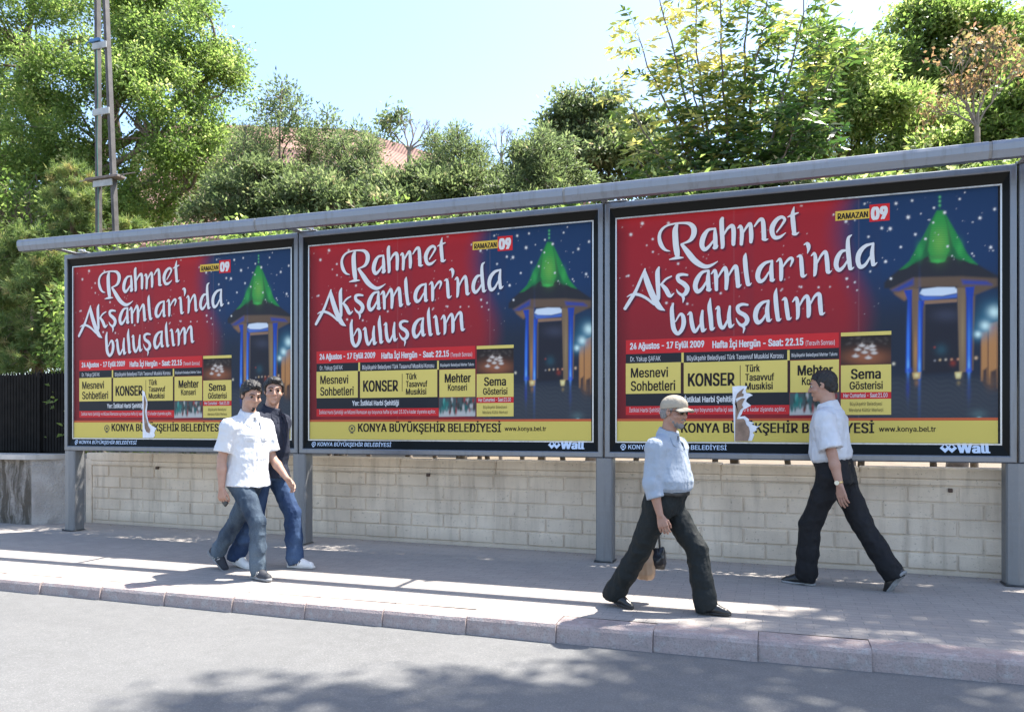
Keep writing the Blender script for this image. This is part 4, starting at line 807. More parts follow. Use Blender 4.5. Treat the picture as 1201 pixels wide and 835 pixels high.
# shrubs behind the boards
tree('bushy_tree', 'dense green bushy tree right beside the big crown, below the tiled roof', 'tree', 4.2, 300, [(300,240,44,46,0), (335,260,50,42,0), (270,260,42,40,-.3), (345,225,28,30,.2)], 19000, .085, .036, LEAF_B, .09, .16, .0, 3, sub=.34, droop=-.1)
tree('bushy_tree', 'olive green bush with brownish sprays in front of the roof, left of centre', 'tree', 4.0, 400, [(400,250,58,34,0), (375,228,32,28,0), (435,238,36,28,.2), (360,270,50,26,0), (460,255,45,30,-.2)], 19000, .085, .034, LEAF_B, .08, .15, .06, 4, sub=.32, droop=-.15)
tree('bushy_tree', 'pale green bush behind the middle billboard, right of the roof centre', 'tree', 4.4, 540, [(530,238,60,30,0), (505,218,36,24,.2), (575,236,46,22,0), (545,220,28,22,0), (480,240,45,26,0), (610,240,40,20,0)], 18000, .085, .034, LEAF_B, .08, .15, .05, 5, sub=.32, droop=-.1)
tree('bushy_tree', 'small feathery green tree at the right end of the tiled roof', 'tree', 5.2, 630, [(625,200,36,30,0), (655,215,36,26,0), (600,215,30,22,.3), (650,185,30,26,.2)], 10000, .085, .034, LEAF_B, .07, .15, .0, 6, sub=.32)
tree('broadleaf_tree', 'rounded blue green tree standing against the sky in the middle', 'tree', 9.5, 690, [(690,150,44,36,0), (660,175,34,28,0), (715,180,44,36,0), (740,150,26,34,.5), (700,125,30,18,0), (635,185,30,24,0), (690,205,55,30,-.3), (755,190,40,46,.4)], 26000, .11, .058, LEAF_B, .14, .22, -.02, 7, sub=.5)
# the thin conifers and bare tree that show above the bushes
def sparse(name, label, cat, y, Xb, Yt, side, mat, seed, tuft=26, L=.10, Wd=.018, rr_=.9, bark=None, zb=.2, group=None, tb=0., ybot=.35):
    rng = np.random.default_rng(seed); base = Vector((P(Xb, 300, y).x, y, zb)); root = empty(name, base, label, cat, group=group); o = np.array(base); top = np.array(P(Xb, Yt, y))-o
    b = MB(); limb(b, (0, 0, -.1), top, .05, .012, rng, 8, .015, 6); Ps, Ds, ti = [], [], []
    for X, Y, w in side:
        tip = np.array(P(X, Y, y+rng.normal()*.3))-o; h = max(.2, min(top[2], tip[2]-abs(tip[0]-top[0])*.5)); st = top*(h/top[2]); limb(b, st, tip, .018, .007, rng, 4, .05, 5)
        for k in range(int(tuft*w)):
            p = tip+rng.normal(size=3)*np.array([.16, .16, .12])*rr_*w**.5; Ps.append(p); Ds.append(unit((p-tip)[None])[0]+np.array([0, 0, .4])+rng.normal(size=3)*.4); ti.append(.42+.2*rng.normal()+tb)
    n = len(Ps); V, Q = leaf_geo(np.array(Ps), np.array(Ds), L*(.7+.6*rng.random(n)), Wd*(.8+.4*rng.random(n)), rng)
    b.build('trunk', bark or BARK, root, True); crown_mesh('crown', V, Q, np.array(ti), mat, root); return root
sparse('conifer', 'thin young conifer with separate tufts poking up before the tiled roof', 'tree', 5.0, 331, 96, [(330,100,1),(322,112,1.2),(342,112,1.2),(312,132,1.6),(350,128,1.5),(326,130,1.6),(340,140,1.6),(308,146,1.4),(354,146,1.4),(318,155,1.6),(345,158,1.6),(331,118,1.3)], LEAF_B, 8, 120, .085, .03, .62, tb=-.08)
sparse('conifer', 'smaller spindly conifer to the right of the taller thin one', 'tree', 5.4, 384, 132, [(385,134,1),(378,150,1.2),(392,148,1.2),(374,166,1.3),(397,164,1.2),(386,158,1.4),(420,152,1.2),(424,164,1.2),(414,166,1)], LEAF_B, 9, 90, .085, .03, .55, tb=-.06)
rc = np.random.default_rng(77)
for k_, (X_, Y_, dx_) in enumerate(((288, 150, 'nearest the big left crown'), (312, 162, 'just left of the tall thin conifer'), (362, 154, 'between the two thin ones'), (405, 160, 'right of the smaller thin one'), (432, 158, 'left of the bare tree'), (512, 160, 'right of the bare tree'), (537, 152, 'second to the right of the bare tree'), (560, 170, 'left of the twiggy leafless tree'), (612, 168, 'right of the twiggy leafless tree'), (636, 152, 'at the right end of the roof'))):
    sd_ = [(X_+rc.normal()*(2+.30*h_), Y_+h_, 1.1+h_*.016) for h_ in np.linspace(1, 85, 34)]
    sparse('feathery_tree', 'feathery upright young tree before the roof, '+dx_, 'tree', 4.7+.25*(k_ % 3), X_, Y_, sd_, LEAF_B, 80+k_, 95, .075, .020, .5, tb=.02*(k_ % 3), group='feathery young trees before the roof')
def bare(name, label, y, Xb, pts, seed, r=.03, leaves=None, zb=.2):
    rng = np.random.default_rng(seed); base = Vector((P(Xb, 300, y).x, y, zb)); root = empty(name, base, label, 'tree'); o = np.array(base); b = MB(); f = np.array(P(Xb, pts[0], y))-o
    limb(b, (0, 0, -.1), f, r*1.5, r, rng, 5, .03, 6); tips = []
    def grow(p, d, L, rad, dep):
        q = p+d*L; limb(b, p, q, rad, rad*.6, rng, 3, .06, 4); 
        if dep == 0: tips.append(q); return
        for _ in range(3): grow(q, unit((d+rng.normal(size=3)*.5+np.array([0, 0, .15]))[None])[0], L*.72, rad*.55, dep-1)
    for X, Y in pts[1:]:
        t = np.array(P(X, Y, y))-o; dd = t-f; L = np.linalg.norm(dd); grow(f, dd/L, L*.45, r*.55, 3)
    b.build('trunk', BARK2, root, True)
    if leaves:
        mat, n, L, Wd, sp, tb = leaves[:6]; tp_ = np.array(tips)
        if len(leaves) > 6: tp_ = tp_[tp_[:, 0] < np.quantile(tp_[:, 0], .38)]
        i = rng.integers(0, len(tp_), n); Pp = tp_[i]+rng.normal(size=(n, 3))*sp
        V, Q = leaf_geo(Pp, rng.normal(size=(n, 3))+np.array([0, 0, -.5]), L*(.7+.6*rng.random(n)), Wd*(.7+.6*rng.random(n)), rng); crown_mesh('crown', V, Q, .45+tb+.2*rng.normal(size=n), mat, root)
    return root
bare('bare_tree', 'nearly leafless grey tree with a few leaves against the sky, left of centre', 9., 480, [178, (455,150), (470,140), (490,142), (505,150), (520,160)], 10, .05, (LEAF_B, 650, .10, .05, .12, -.05, True))
bare('bare_tree', 'small leafless twiggy tree against the sky, near the middle', 11., 588, [185, (575,158), (588,150), (600,156), (610,166)], 11, .04)
# background trees on the right
tree('broadleaf_tree', 'tall dark green tree filling the upper right corner', 'tree', 9.0, 1120, [(1110,45,52,38,0), (1075,70,40,40,0), (1150,60,44,40,0), (1040,110,46,40,-.3), (1120,110,60,46,0), (1185,110,44,60,0), (1010,130,36,30,0), (1090,28,30,20,0), (1150,150,50,40,0), (1210,70,30,40,.4)], 52000, .10, .05, LEAF_A, .2, .22, .08, 12, sub=.55)
tree('bushy_tree', 'light green feathery tree between the yellow ash and the rusty tree', 'tree', 5.6, 1000, [(985,95,44,42,0), (1000,150,58,44,0), (950,160,44,44,0), (1060,150,50,36,0), (1025,190,60,30,0), (960,60,22,26,0), (1090,175,40,30,0)], 36000, .085, .032, LEAF_A, .1, .17, .16, 13, sub=.38, droop=0.)
tree('bushy_tree', 'bright green bush at the right edge beside the rusty tree', 'tree', 3.4, 1200, [(1195,130,34,40,0), (1165,170,40,26,0), (1225,170,40,40,0), (1120,180,36,20,.2), (1200,85,20,26,.3)], 15000, .085, .036, LEAF_A, .08, .16, .1, 14, sub=.34)
bare('rusty_tree', 'half bare tree with rusty orange leaves and pale branches at the right', 2.6, 1146, [150, (1105,75), (1130,62), (1165,60), (1185,85), (1100,120), (1155,95), (1120,105)], 15, .03, (LEAF_R, 900, .065, .03, .07, -.06))
# hedge-like shrubs close behind the boards, seen through the slot under the rail
sh = [(140, 1.5), (225, 1.7), (310, 1.4), (395, 1.7), (480, 1.5), (570, 1.7), (660, 1.5), (745, 1.7), (835, 1.45), (925, 1.7), (1010, 1.5), (1100, 1.7), (1200, 1.5), (1300, 1.7)]
pl = ['below the pole', 'right of the pole', 'under the thin conifer', 'under the smaller conifer', 'under the bare tree', 'left of the rail joint at the middle', 'left of the right-hand billboard', 'below the rounded tree', 'left below the yellow ash', 'right below the yellow ash', 'under the feathery tree', 'left of the rusty tree', 'at the right end of the rail', 'past the right edge']
for k, (X, y) in enumerate(sh):
    yt = 296-.092*(X-73); c = P(X, yt+24, y)
    tree('shrub', 'leafy green shrub close behind the boards '+pl[k], 'shrub', y, X, [(X,yt+20,52,32,0), (X-25,yt+95,56,60,0), (X+25,yt+110,56,60,.1), (X,yt+190,60,60,0)], 8600, .085, .045, [LEAF_A, LEAF_B][k % 2], .04, .22, .12 if k > 6 else .03, 30+k, twigs=False, group='shrubs close behind the billboards')
# yellowing ash in front of them
def ash():
    rng = np.random.default_rng(50); y = 2.2; base = Vector((P(862, 300, y).x, y, .2)); root = empty('ash_tree', base, 'tall ash sapling with long yellow and green leaflets rising over the right-hand billboard', 'tree'); o = np.array(base)
    b = MB(); Ps, Ds, Ls, Ti = [], [], [], []
    stems = [((862,250),(885,90),(905,-30)), ((855,250),(850,110),(842,-40)), ((850,260),(800,120),(770,-20)), ((845,260),(790,150),(748,40)), ((870,260),(925,120),(945,-5)), ((875,260),(940,170),(985,70)), ((850,270),(770,190),(738,120)), ((865,250),(900,150),(915,40)), ((860,260),(820,170),(806,60)), ((880,265),(930,215),(975,160)), ((840,270),(780,240),(750,190)), ((870,265),(905,210),(935,150)), ((850,265),(825,215),(800,180)), ((880,270),(950,235),(1010,205)), ((850,260),(815,110),(815,-40)), ((862,250),(880,70),(875,-60)), ((868,255),(960,120),(962,45))]
    for s in stems:
        dy = rng.normal()*.35; a, m, t = [np.array(P(*q, y+dy*k))-o for q, k in zip(s, (.2, .7, 1.2))]; pts = []
        for i in range(13): u_ = i/12; pts.append(a*(1-u_)**2+2*m*u_*(1-u_)*1.0+t*u_**2+rng.normal(size=3)*.012)
        b.tube([Vector(p) for p in [np.array([0, 0, .3])*1+np.array([0, 0, .8])]+pts], [.024]+[.020*(1-i/14)+.003 for i in range(13)], 6, False)
        for i in range(1, 13):
            for k in range(6 if i < 7 else 3):
                p = pts[i]+(pts[i]-pts[i-1])*rng.random(); az = rng.random()*6.28; d = np.array([math.cos(az), math.sin(az), .45+.35*rng.random()]); d /= np.linalg.norm(d); Lr = .26+.22*rng.random()
                px = CX; w_ = p+o; s_ = (w_[2]-2.8)/3.2; yel = -.32+.42*s_+(-.19*(w_[0]-o[0]))+.22*rng.normal()
                rp = [p+d*Lr*q+np.array([0, 0, -.30*Lr*q*q]) for q in np.linspace(0, 1, 6)]
                b.tube([Vector(v) for v in (rp[0], rp[2], rp[4], rp[5])], [.003, .0025, .002, .0015], 3, False)
                sd = np.cross(d, [0, 0, 1]); sd /= np.linalg.norm(sd)
                for q in range(1, 6):
                    for g in (-1, 1): Ps.append(rp[q]); Ds.append(d*.55+sd*g*.75+np.array([0, 0, -.45])+rng.normal(size=3)*.22); Ls.append(.135*(.75+.5*rng.random())); Ti.append(.46+yel*.8+.09*rng.normal())
                Ps.append(rp[5]); Ds.append(d+np.array([0, 0, -.6])); Ls.append(.15); Ti.append(.46+yel*.8)
    Ls = np.array(Ls); V, Q = leaf_geo(np.array(Ps), np.array(Ds), Ls, Ls*.30, rng, .2); limb(b, (0, 0, -.1), (0, 0, 1.1), .07, .05, rng, 4, .02, 8)
    b.build('trunk', BARK, root, True); crown_mesh('crown', V, Q, np.array(Ti), LEAF_ASH, root)
ash()
# yellow-green pine over the fence
def pine(label, y, Xb, Yt, lobes, seed, ntuft, tb=0.):
    rng = np.random.default_rng(seed); base = Vector((P(Xb, 300, y).x, y, .2)); root = empty('pine_tree', base, label, 'tree'); o = np.array(base); b = MB(); top = np.array(P(Xb+4, Yt, y))-o; limb(b, (0, 0, -.1), top, .11, .03, rng, 9, .02, 8)
    Ps, Ds, Ti = [], [], []; per = ntuft//len(lobes)
    for X, Y, rx, ry, dy in lobes:
        c = np.array(P(X, Y, y+dy))-o; s = ppm(X, y+dy); h = max(.3, c[2]-abs(c[0])*.25); st = top*min(1, h/top[2]); limb(b, st, c, .04, .015, rng, 5, .06, 6)
        for k in range(per):
            tip = c+unit(rng.normal(size=(1, 3)))[0]*np.array([rx/s, rx/s, ry/s])*rng.random()**.5
            if k % 3 == 0: limb(b, c, tip, .012, .005, rng, 3, .08, 4)
            d = unit((tip-c+np.array([0, 0, .25])+rng.normal(size=3)*.15)[None])[0]; tt = .48+.2*rng.normal()+tb
            if rng.random() < .06: tt = .95
            for q in range(46): Ps.append(tip+d*rng.normal()*.035); Ds.append(d*.6+rng.normal(size=3)*.62); Ti.append(tt+.1*rng.normal())
    n = len(Ps); V, Q = leaf_geo(np.array(Ps), np.array(Ds), .125*(.7+.5*rng.random(n)), .011*(.8+.5*rng.random(n)), rng, .1)
    b.build('trunk', pmat('pine bark', (.24, .16, .11), .9, .4, 9, .6, 30), root, True); crown_mesh('crown', V, Q, np.array(Ti), LEAF_P, root)
pine('yellowish green pine with a bare brown trunk just above the black fence', 2.4, 40, 300, [(20,300,40,26,0), (60,310,34,24,-.2), (10,350,40,30,.2), (62,350,28,30,-.2), (30,385,44,24,0), (60,400,30,26,0), (5,410,36,22,0), (70,375,24,26,0), (-25,340,36,50,0), (40,425,50,18,-.1), (50,285,36,20,.1), (45,335,30,26,-.35)], 60, 1500)
pine('pine top with long needle sprays just left of the steel pole', 2.9, 84, 195, [(84,210,22,18,0), (98,232,22,18,0), (72,238,22,16,0), (88,255,30,16,0), (150,268,26,10,.1), (100,275,30,12,.2)], 61, 420, .06)

# tall tree past the right edge: its crown (above the picture) throws the dappled shade on the road
def over(X, Y, h, rx, rz):                              # crown lobe whose shadow falls at photo pixel X, Y of the road
    g_ = G(X, Y, ROAD_Z); return (g_.x+SUN.x/SUN.z*h, g_.y+SUN.y/SUN.z*h, g_.z+h, rx, rz)
tree('broadleaf_tree', 'tall spreading tree past the right edge whose dappled shade falls on the road', 'tree', 3.2, 1420, [], 7200, .15, .075, LEAF_A, .3, .26, 0, 71, per=26, hollow=.05,
     wl=[over(1000,800,12,.9,.5), over(820,805,12.5,.8,.4), over(1180,800,11.5,.8,.5), over(650,825,13,.7,.35), over(1120,760,11,.8,.5), over(900,780,12,.6,.4), over(1190,735,10.5,.6,.4), over(520,836,13.5,.6,.3), over(1050,835,12,.8,.4), over(740,835,13,.7,.4), over(1290,700,10.5,.9,.5), over(430,845,13.5,.5,.3), over(1010,745,11,.5,.3), over(780,770,12,.5,.25), over(330,838,13.5,.55,.25), over(230,846,13.5,.45,.2), over(600,800,13,.5,.22)])
# ------------------------------------------------------------------ people: one continuous skin per figure, clothes over it
_tab = np.random.default_rng(99).random((32, 32, 32)).astype(np.float32)
def vnoise(p):
    i = np.floor(p).astype(int); f = p-i; f = f*f*(3-2*f); r = 0
    for a in (0, 1):
        for b in (0, 1):
            for c in (0, 1):
                r = r+_tab[(i[:, 0]+a) % 32, (i[:, 1]+b) % 32, (i[:, 2]+c) % 32]*(f[:, 0] if a else 1-f[:, 0])*(f[:, 1] if b else 1-f[:, 1])*(f[:, 2] if c else 1-f[:, 2])
    return r
class Field:
    def __init__(s, lo, hi, h):
        s.lo = np.array(lo, float); s.h = h; s.n = np.ceil((np.array(hi)-s.lo)/h).astype(int)+1
        s.ax = [s.lo[i]+h*np.arange(s.n[i]) for i in range(3)]; s.F = np.full(s.n, .3, np.float32)
    def sub(s, lo, hi, m):
        sl = []
        for i in range(3):
            a = int(max(0, math.floor((lo[i]-m-s.lo[i])/s.h))); b = int(min(s.n[i], math.ceil((hi[i]+m-s.lo[i])/s.h)+1)); 
            if b <= a: return None
            sl.append(slice(a, b))
        return tuple(sl), np.meshgrid(*[s.ax[i][sl[i]] for i in range(3)], indexing='ij', sparse=True)
    def apply(s, lo, hi, fn, k=.0, op='add', m=.03):
        q = s.sub(lo, hi, m+k)
        if q is None: return
        sl, (X, Y, Z) = q; d = fn(X, Y, Z).astype(np.float32); f = s.F[sl]
        if op == 'add':
            if k: h = np.maximum(k-np.abs(f-d), 0)/k; s.F[sl] = np.minimum(f, d)-h*h*k*.25
            else: s.F[sl] = np.minimum(f, d)
        else:
            d = -d
            if k: h = np.maximum(k-np.abs(f-d), 0)/k; s.F[sl] = np.maximum(f, d)+h*h*k*.25
            else: s.F[sl] = np.maximum(f, d)
    def cone(s, a, b, r1, r2, k=.015, op='add'):
        a, b = np.array(a, float), np.array(b, float); ab = b-a; L = ab@ab+1e-9; r = max(r1, r2)
        def fn(X, Y, Z):
            t = np.clip(((X-a[0])*ab[0]+(Y-a[1])*ab[1]+(Z-a[2])*ab[2])/L, 0, 1)
            return np.sqrt((X-a[0]-t*ab[0])**2+(Y-a[1]-t*ab[1])**2+(Z-a[2]-t*ab[2])**2)-(r1+(r2-r1)*t)
        s.apply(np.minimum(a, b)-r, np.maximum(a, b)+r, fn, k, op)
    def ell(s, c, r, M=None, k=.015, op='add'):
        c, r = np.array(c, float), np.array(r, float); M = np.eye(3) if M is None else M; R_ = r.max()
        def fn(X, Y, Z):
            x, y, z = X-c[0], Y-c[1], Z-c[2]; l = [M[0, i]*x+M[1, i]*y+M[2, i]*z for i in range(3)]
            k0 = np.sqrt(sum((l[i]/r[i])**2 for i in range(3))); k1 = np.sqrt(sum((l[i]/r[i]**2)**2 for i in range(3)))+1e-9
            return k0*(k0-1)/k1
        s.apply(c-R_, c+R_, fn, k, op)
    def loft(s, o, M, prof, k=.02, pw=2.2):
        o = np.array(o, float); pr = np.array(prof); R_ = 1.0*(pr[:, 0].max()-pr[:, 0].min())/2+.05; mid = o+M[:, 2]*(pr[:, 0].max()+pr[:, 0].min())/2
        w = max(pr[:, 1].max(), pr[:, 2].max())+.06; lo = mid-np.array([w, w, R_]); hi = mid+np.array([w, w, R_])
        def fn(X, Y, Z):
            x, y, z = X-o[0], Y-o[1], Z-o[2]; lx, ly, lz = [M[0, i]*x+M[1, i]*y+M[2, i]*z for i in range(3)]
            zc = np.clip(lz, pr[0, 0], pr[-1, 0]); hw, hd, cx = [np.interp(zc, pr[:, 0], pr[:, i]) for i in (1, 2, 3)]
            d = ((np.abs((lx-cx)/hd)**pw+np.abs(ly/hw)**pw)**(1/pw)-1)*np.minimum(hw, hd); dz = np.abs(lz-zc)
            return np.where(dz > 0, np.sqrt(np.maximum(d, 0)**2+dz**2)+np.minimum(d, 0)*0, d)
        s.apply(lo, hi, fn, k)
    def cut(s, p, n, lo=None, hi=None):       # remove the half space beyond p along n
        p, n = np.array(p, float), np.array(n, float); n = n/np.linalg.norm(n)
        s.apply(s.lo if lo is None else lo, s.lo+s.n*s.h if hi is None else hi, lambda X, Y, Z: -(0*X+(X-p[0])*n[0]+(Y-p[1])*n[1]+(Z-p[2])*n[2]), .006, 'sub', 0)
    def wrinkle(s, fns, band=.03):
        idx = np.argwhere(np.abs(s.F) < band); p = s.lo+idx*s.h; d = 0
        for fr, amp, ridge in fns:
            q = vnoise(p*np.array(fr)+7.3*len(fr)+amp*1000); d = d+amp*((1-np.abs(2*q-1)*1.6) if ridge else (2*q-1))
        s.F[idx[:, 0], idx[:, 1], idx[:, 2]] -= d.astype(np.float32)
    def mesh(s, name):
        F = s.F; F[0] = F[-1] = .1; F[:, 0] = F[:, -1] = .1; F[:, :, 0] = F[:, :, -1] = .1; I = F < 0; n = s.n
        c = np.zeros(n-1, np.int8); CO = [(a, b, d) for a in (0, 1) for b in (0, 1) for d in (0, 1)]
        for a, b, d in CO: c += I[a:n[0]-1+a, b:n[1]-1+b, d:n[2]-1+d]
        cell = np.argwhere((c > 0) & (c < 8)); vid = np.full(n-1, -1, np.int32); vid[tuple(cell.T)] = np.arange(len(cell))
        val = {o: F[cell[:, 0]+o[0], cell[:, 1]+o[1], cell[:, 2]+o[2]] for o in CO}; acc = np.zeros((len(cell), 3)); cnt = np.zeros(len(cell))
        for o in CO:
            for ax in range(3):
                if o[ax] == 0:
                    q = list(o); q[ax] = 1; q = tuple(q); a, b = val[o], val[q]; m = (a < 0) != (b < 0); t = a[m]/(a[m]-b[m]); pt = np.tile(np.array(o, float), (m.sum(), 1)); pt[:, ax] = t; acc[m] += pt; cnt[m] += 1
        V = s.lo+(cell+acc/cnt[:, None])*s.h; Q = []
        for ax in range(3):
            u, v = (ax+1) % 3, (ax+2) % 3; A = np.take(I, range(n[ax]-1), ax); B = np.take(I, range(1, n[ax]), ax); e = np.argwhere(A != B); e = e[(e[:, u] > 0) & (e[:, v] > 0) & (e[:, u] < n[u]-1) & (e[:, v] < n[v]-1)]
            f = A[tuple(e.T)]; du = np.zeros(3, int); du[u] = 1; dv = np.zeros(3, int); dv[v] = 1
            q = np.stack([vid[tuple((e-du-dv).T)], vid[tuple((e-dv).T)], vid[tuple(e.T)], vid[tuple((e-du).T)]], 1); q[~f] = q[~f][:, ::-1]; Q.append(q)
        return npmesh(name, V, np.vstack(Q))
def rotm(ax, a):
    return np.array(Matrix.Rotation(a, 3, ax))
def cloth(name, col, rough=.8, bump=.25, scale=420, col2=None, blotch=3., sheen=0.):
    t = NT(name); v = t.coord(); w = t.noise(v, scale, 2); n = t.noise(v, blotch, 5); n2 = t.noise(v, 16, 4)
    c = t.ramp(n, [(.32, tuple(a*.86 for a in col)), (.68, col if col2 is None else col2)]); c = t.mix(t.ramp(n2, [(.45, .18), (.62, 0.)]), c, tuple(a*.7 for a in col))
    b = t.bsdf(c, rough, t.bump(w, bump, .001, t.bump(n2, .5, .02, t.bump(t.noise(t.coord('Object', (1.6, 1.6, .7)), 9, 3, .4), .5, .03))), spec=.25); b.inputs['Sheen Weight'].default_value = sheen; return t.m
def denim(name, base, fade):
    t = NT(name); v = t.coord(); w = t.noise(t.coord('Object', (1, 1, .25)), 300, 2); n = t.noise(t.coord('Object', (2.2, 2.2, 1)), 2.6, 5); n2 = t.noise(v, 22, 4)
    c = t.ramp(n, [(.36, base), (.64, fade)]); c = t.mix(t.ramp(w, [(.35, .35), (.6, 0.)]), c, tuple(a*.6 for a in base)); t.bsdf(c, .85, t.bump(w, .3, .0015, t.bump(n2, .5, .012)), spec=.2); return t.m
def skin_m(name, c):
    t = NT(name); v = t.coord(); n = t.noise(v, 14, 4); f = t.noise(v, 120, 3); cc = t.ramp(n, [(.35, tuple(a*b for a, b in zip(c, (.86, .78, .76)))), (.65, c)]); t.bsdf(cc, .52, t.bump(f, .15, .001), spec=.4, sss=.12); return t.m
MEYE = pmat('eye white', (.36, .33, .30), .2, .05); MIRIS = pmat('dark iris', (.025, .015, .01), .15, .1)

def person(label, loc, rz, H, sp):
    s = H/1.78; root_name = 'person'; h = .0048
    up = 1.78
    # ---- joints (unit figure of 1.78 m, scaled at the end)
    pel = np.array([0, 0, sp.get('pel', .90)]); lean = rotm('Y', R(sp.get('lean', 3))); tw = rotm('Z', R(sp.get('twist', 0))); M = lean@tw; Mp = rotm('Y', R(sp.get('lean', 3)*.4))
    J = {}
    def T(x, y, z): return pel+M@np.array([x, y, z])
    fat = sp.get('fat', 0.)
    J['neck'] = T(-.012, 0, .535); hd = T(sp.get('hx', .018), 0, .732)
    Hm = M@rotm('Z', R(sp.get('hyaw', 0)))@rotm('Y', R(sp.get('hpit', 5)))
    def HT(x, y, z): return hd+Hm@np.array([x, y, z])
    legs = {}
    for sd, sg in (('R', -1), ('L', 1)):
        f = sp['foot'+sd]; p = R(f.get('pitch', 0)); y = f.get('y', sg*.085)
        if p >= 0: ank = np.array([f['x']-.13*math.cos(p)+.085*math.sin(p), y, .13*math.sin(p)+.085*math.cos(p)])
        else: ank = np.array([f['x']-.13+(.05-.05*math.cos(p))-.085*math.sin(p)*-1*-1, y, .085*math.cos(p)-.05*math.sin(p)*-1*-1]) if False else np.array([f['x']-.13+.02, y, .088])
        ank[2] += f.get('lift', 0); hip = pel+Mp@np.array([0, sg*.095, -.005]); a, b = .435, .42; d = ank-hip; L = np.linalg.norm(d)
        if L > .998*(a+b): d = d/L*(a+b)*.998; ank = hip+d; L = np.linalg.norm(d)
        ca = (a*a+L*L-b*b)/(2*a*L); ang = math.acos(max(-1, min(1, ca))); u = d/L; pole = np.array([1, sg*.06, 0]); pole = pole-u*(pole@u); pole /= np.linalg.norm(pole)
        knee = hip+u*a*math.cos(ang)+pole*a*math.sin(ang); fw = np.array([math.cos(p), f.get('turn', sg*.12), -math.sin(p)]); fw /= np.linalg.norm(fw); fu = np.cross(fw, np.cross([0, 0, 1] if abs(p) < 1.4 else [1, 0, 0], fw)); fu /= np.linalg.norm(fu)
        legs[sd] = (hip, knee, ank, fw, fu)
    arms = {}
    for sd, sg in (('R', -1), ('L', 1)):
        a = sp['arm'+sd]; sh = T(-.01+a.get('fwd', 0), sg*.188, .445); A, B, E = R(a['swing']), R(a.get('out', 7)), R(a.get('flex', 12)); 
        u1 = np.array([math.sin(A)*math.cos(B), sg*math.sin(B), -math.cos(A)*math.cos(B)]); el = sh+u1*.285
        B2 = R(a.get('out2', 2)); A2 = A+E; u2 = np.array([math.sin(A2)*math.cos(B2), sg*math.sin(B2), -math.cos(A2)*math.cos(B2)]); wr = el+u2*.25
        arms[sd] = (sh, el, wr, u1, u2, sg, a)
    allp = np.array([q for l in legs.values() for q in l[:3]]+[q for a in arms.values() for q in a[:3]]+[hd+[0, 0, .16], hd+[.17, 0, 0], hd-[.15, 0, 0]]); lo = allp.min(0)-.24; hi = allp.max(0)+.24; lo[2] = -.03; hi[2] = hd[2]+.17
    SK = sp['skin']; prof = lambda e, ed: [(-.07, .155+e+fat*.3, .105+ed+fat*.3, -.01), (.03, .158+e+fat*.5, .108+ed+fat*.6, 0), (.15, .140+e+fat, .098+ed+fat*1.2, .006+fat*.4), (.28, .150+e+fat*.5, .108+ed+fat*.8, .004+fat*.2), (.38, .168+e, .112+ed, 0), (.45, .165+e, .100+ed, -.008), (.50, .115+e*.7, .080+ed*.7, -.014), (.535, .066+e*.4, .064+ed*.4, -.014)]
    # ---- body
    F = Field(lo, hi, h)
    F.loft(pel, M, prof(-.018, -.016), .0)
    F.cone(T(-.014, 0, .50), HT(-.022, 0, -.055), .063, .057, .02)
    for sd in 'RL':
        sh, el, wr, u1, u2, sg, a = arms[sd]; F.cone(sh, sh+u1*.16, .052, .047, .03); F.cone(sh+u1*.14, el, .046, .038, .02); F.cone(el, el+u2*.09, .039, .041, .015); F.cone(el+u2*.09, wr, .041, .0265, .015)
        hip, kn, ank, fw, fu = legs[sd]; F.cone(hip, kn, .078, .052, .03); F.cone(kn, kn*.6+ank*.4+np.array([-.012, 0, 0]), .052, .054, .02); F.cone(kn*.6+ank*.4, ank, .052, .036, .02); F.cone(ank, ank+fw*.11-fu*.045, .036, .026, .015); F.cone(ank-fu*.04-fw*.02, ank+fw*.15-fu*.055, .032, .022, .015)
        # hand
        d = u2+np.array([.04, 0, 0]); d /= np.linalg.norm(d); n = np.array([0, -sg, 0.])+np.array([-.25, 0, 0]); n = n-d*(n@d); n /= np.linalg.norm(n); t = np.cross(n, d)*(-sg); 
        if t[0] < 0: t = -t
        curl = a.get('curl', 22); S_ = 1.03
        for i in range(4):
            off = (1.5-i); k0 = wr+d*.012+t*off*.011; kn_ = wr+d*(.088-.004*abs(off-.5))*S_+t*off*.0205; F.cone(k0, kn_, .0135, .0115, .008)
            Ls = [(.036, .024, .019), (.041, .028, .021), (.038, .026, .020), (.029, .020, .017)][i]; q = kn_; an = R(curl*.6); dd = d
            for j, l in enumerate(Ls):
                dv = dd*math.cos(an)+n*math.sin(an); dv = dv+t*off*.03; q2 = q+dv*l*S_; F.cone(q, q2, [.0098, .0088, .008][j], [.0088, .008, .0068][j], .003); q = q2; an += R(curl*(1.0+.1*i))
        q = wr+d*.028+t*.020+n*.004; q1 = q+(d*.72+t*.55+n*.25)*.042; q2 = q1+(d*.92+t*.18+n*.3)*.032; q3 = q2+(d*.95+t*.0+n*.3)*.026; F.cone(wr+d*.012+t*.010, q, .014, .0135, .008); F.cone(q, q1, .0135, .011, .008); F.cone(q1, q2, .0105, .0095, .004); F.cone(q2, q3, .0095, .0075, .004)
        sp['_hand'+sd] = (wr, d, n, t)
    # head
    E = lambda c, r, k=.012, op='add': F.ell(HT(*c), r, Hm, k, op)
    E((-.014, 0, .030), (.098, .076, .088)); E((.028, 0, -.030), (.064, .059, .085), .02); E((.012, 0, -.055), (.068, .057, .050), .02)
    F.cone(HT(.045, 0, -.088), HT(.072, 0, -.100), .036, .020, .02)
    F.cone(HT(.082, -.03, .026), HT(.082, .03, .026), .0125, .0125, .014)
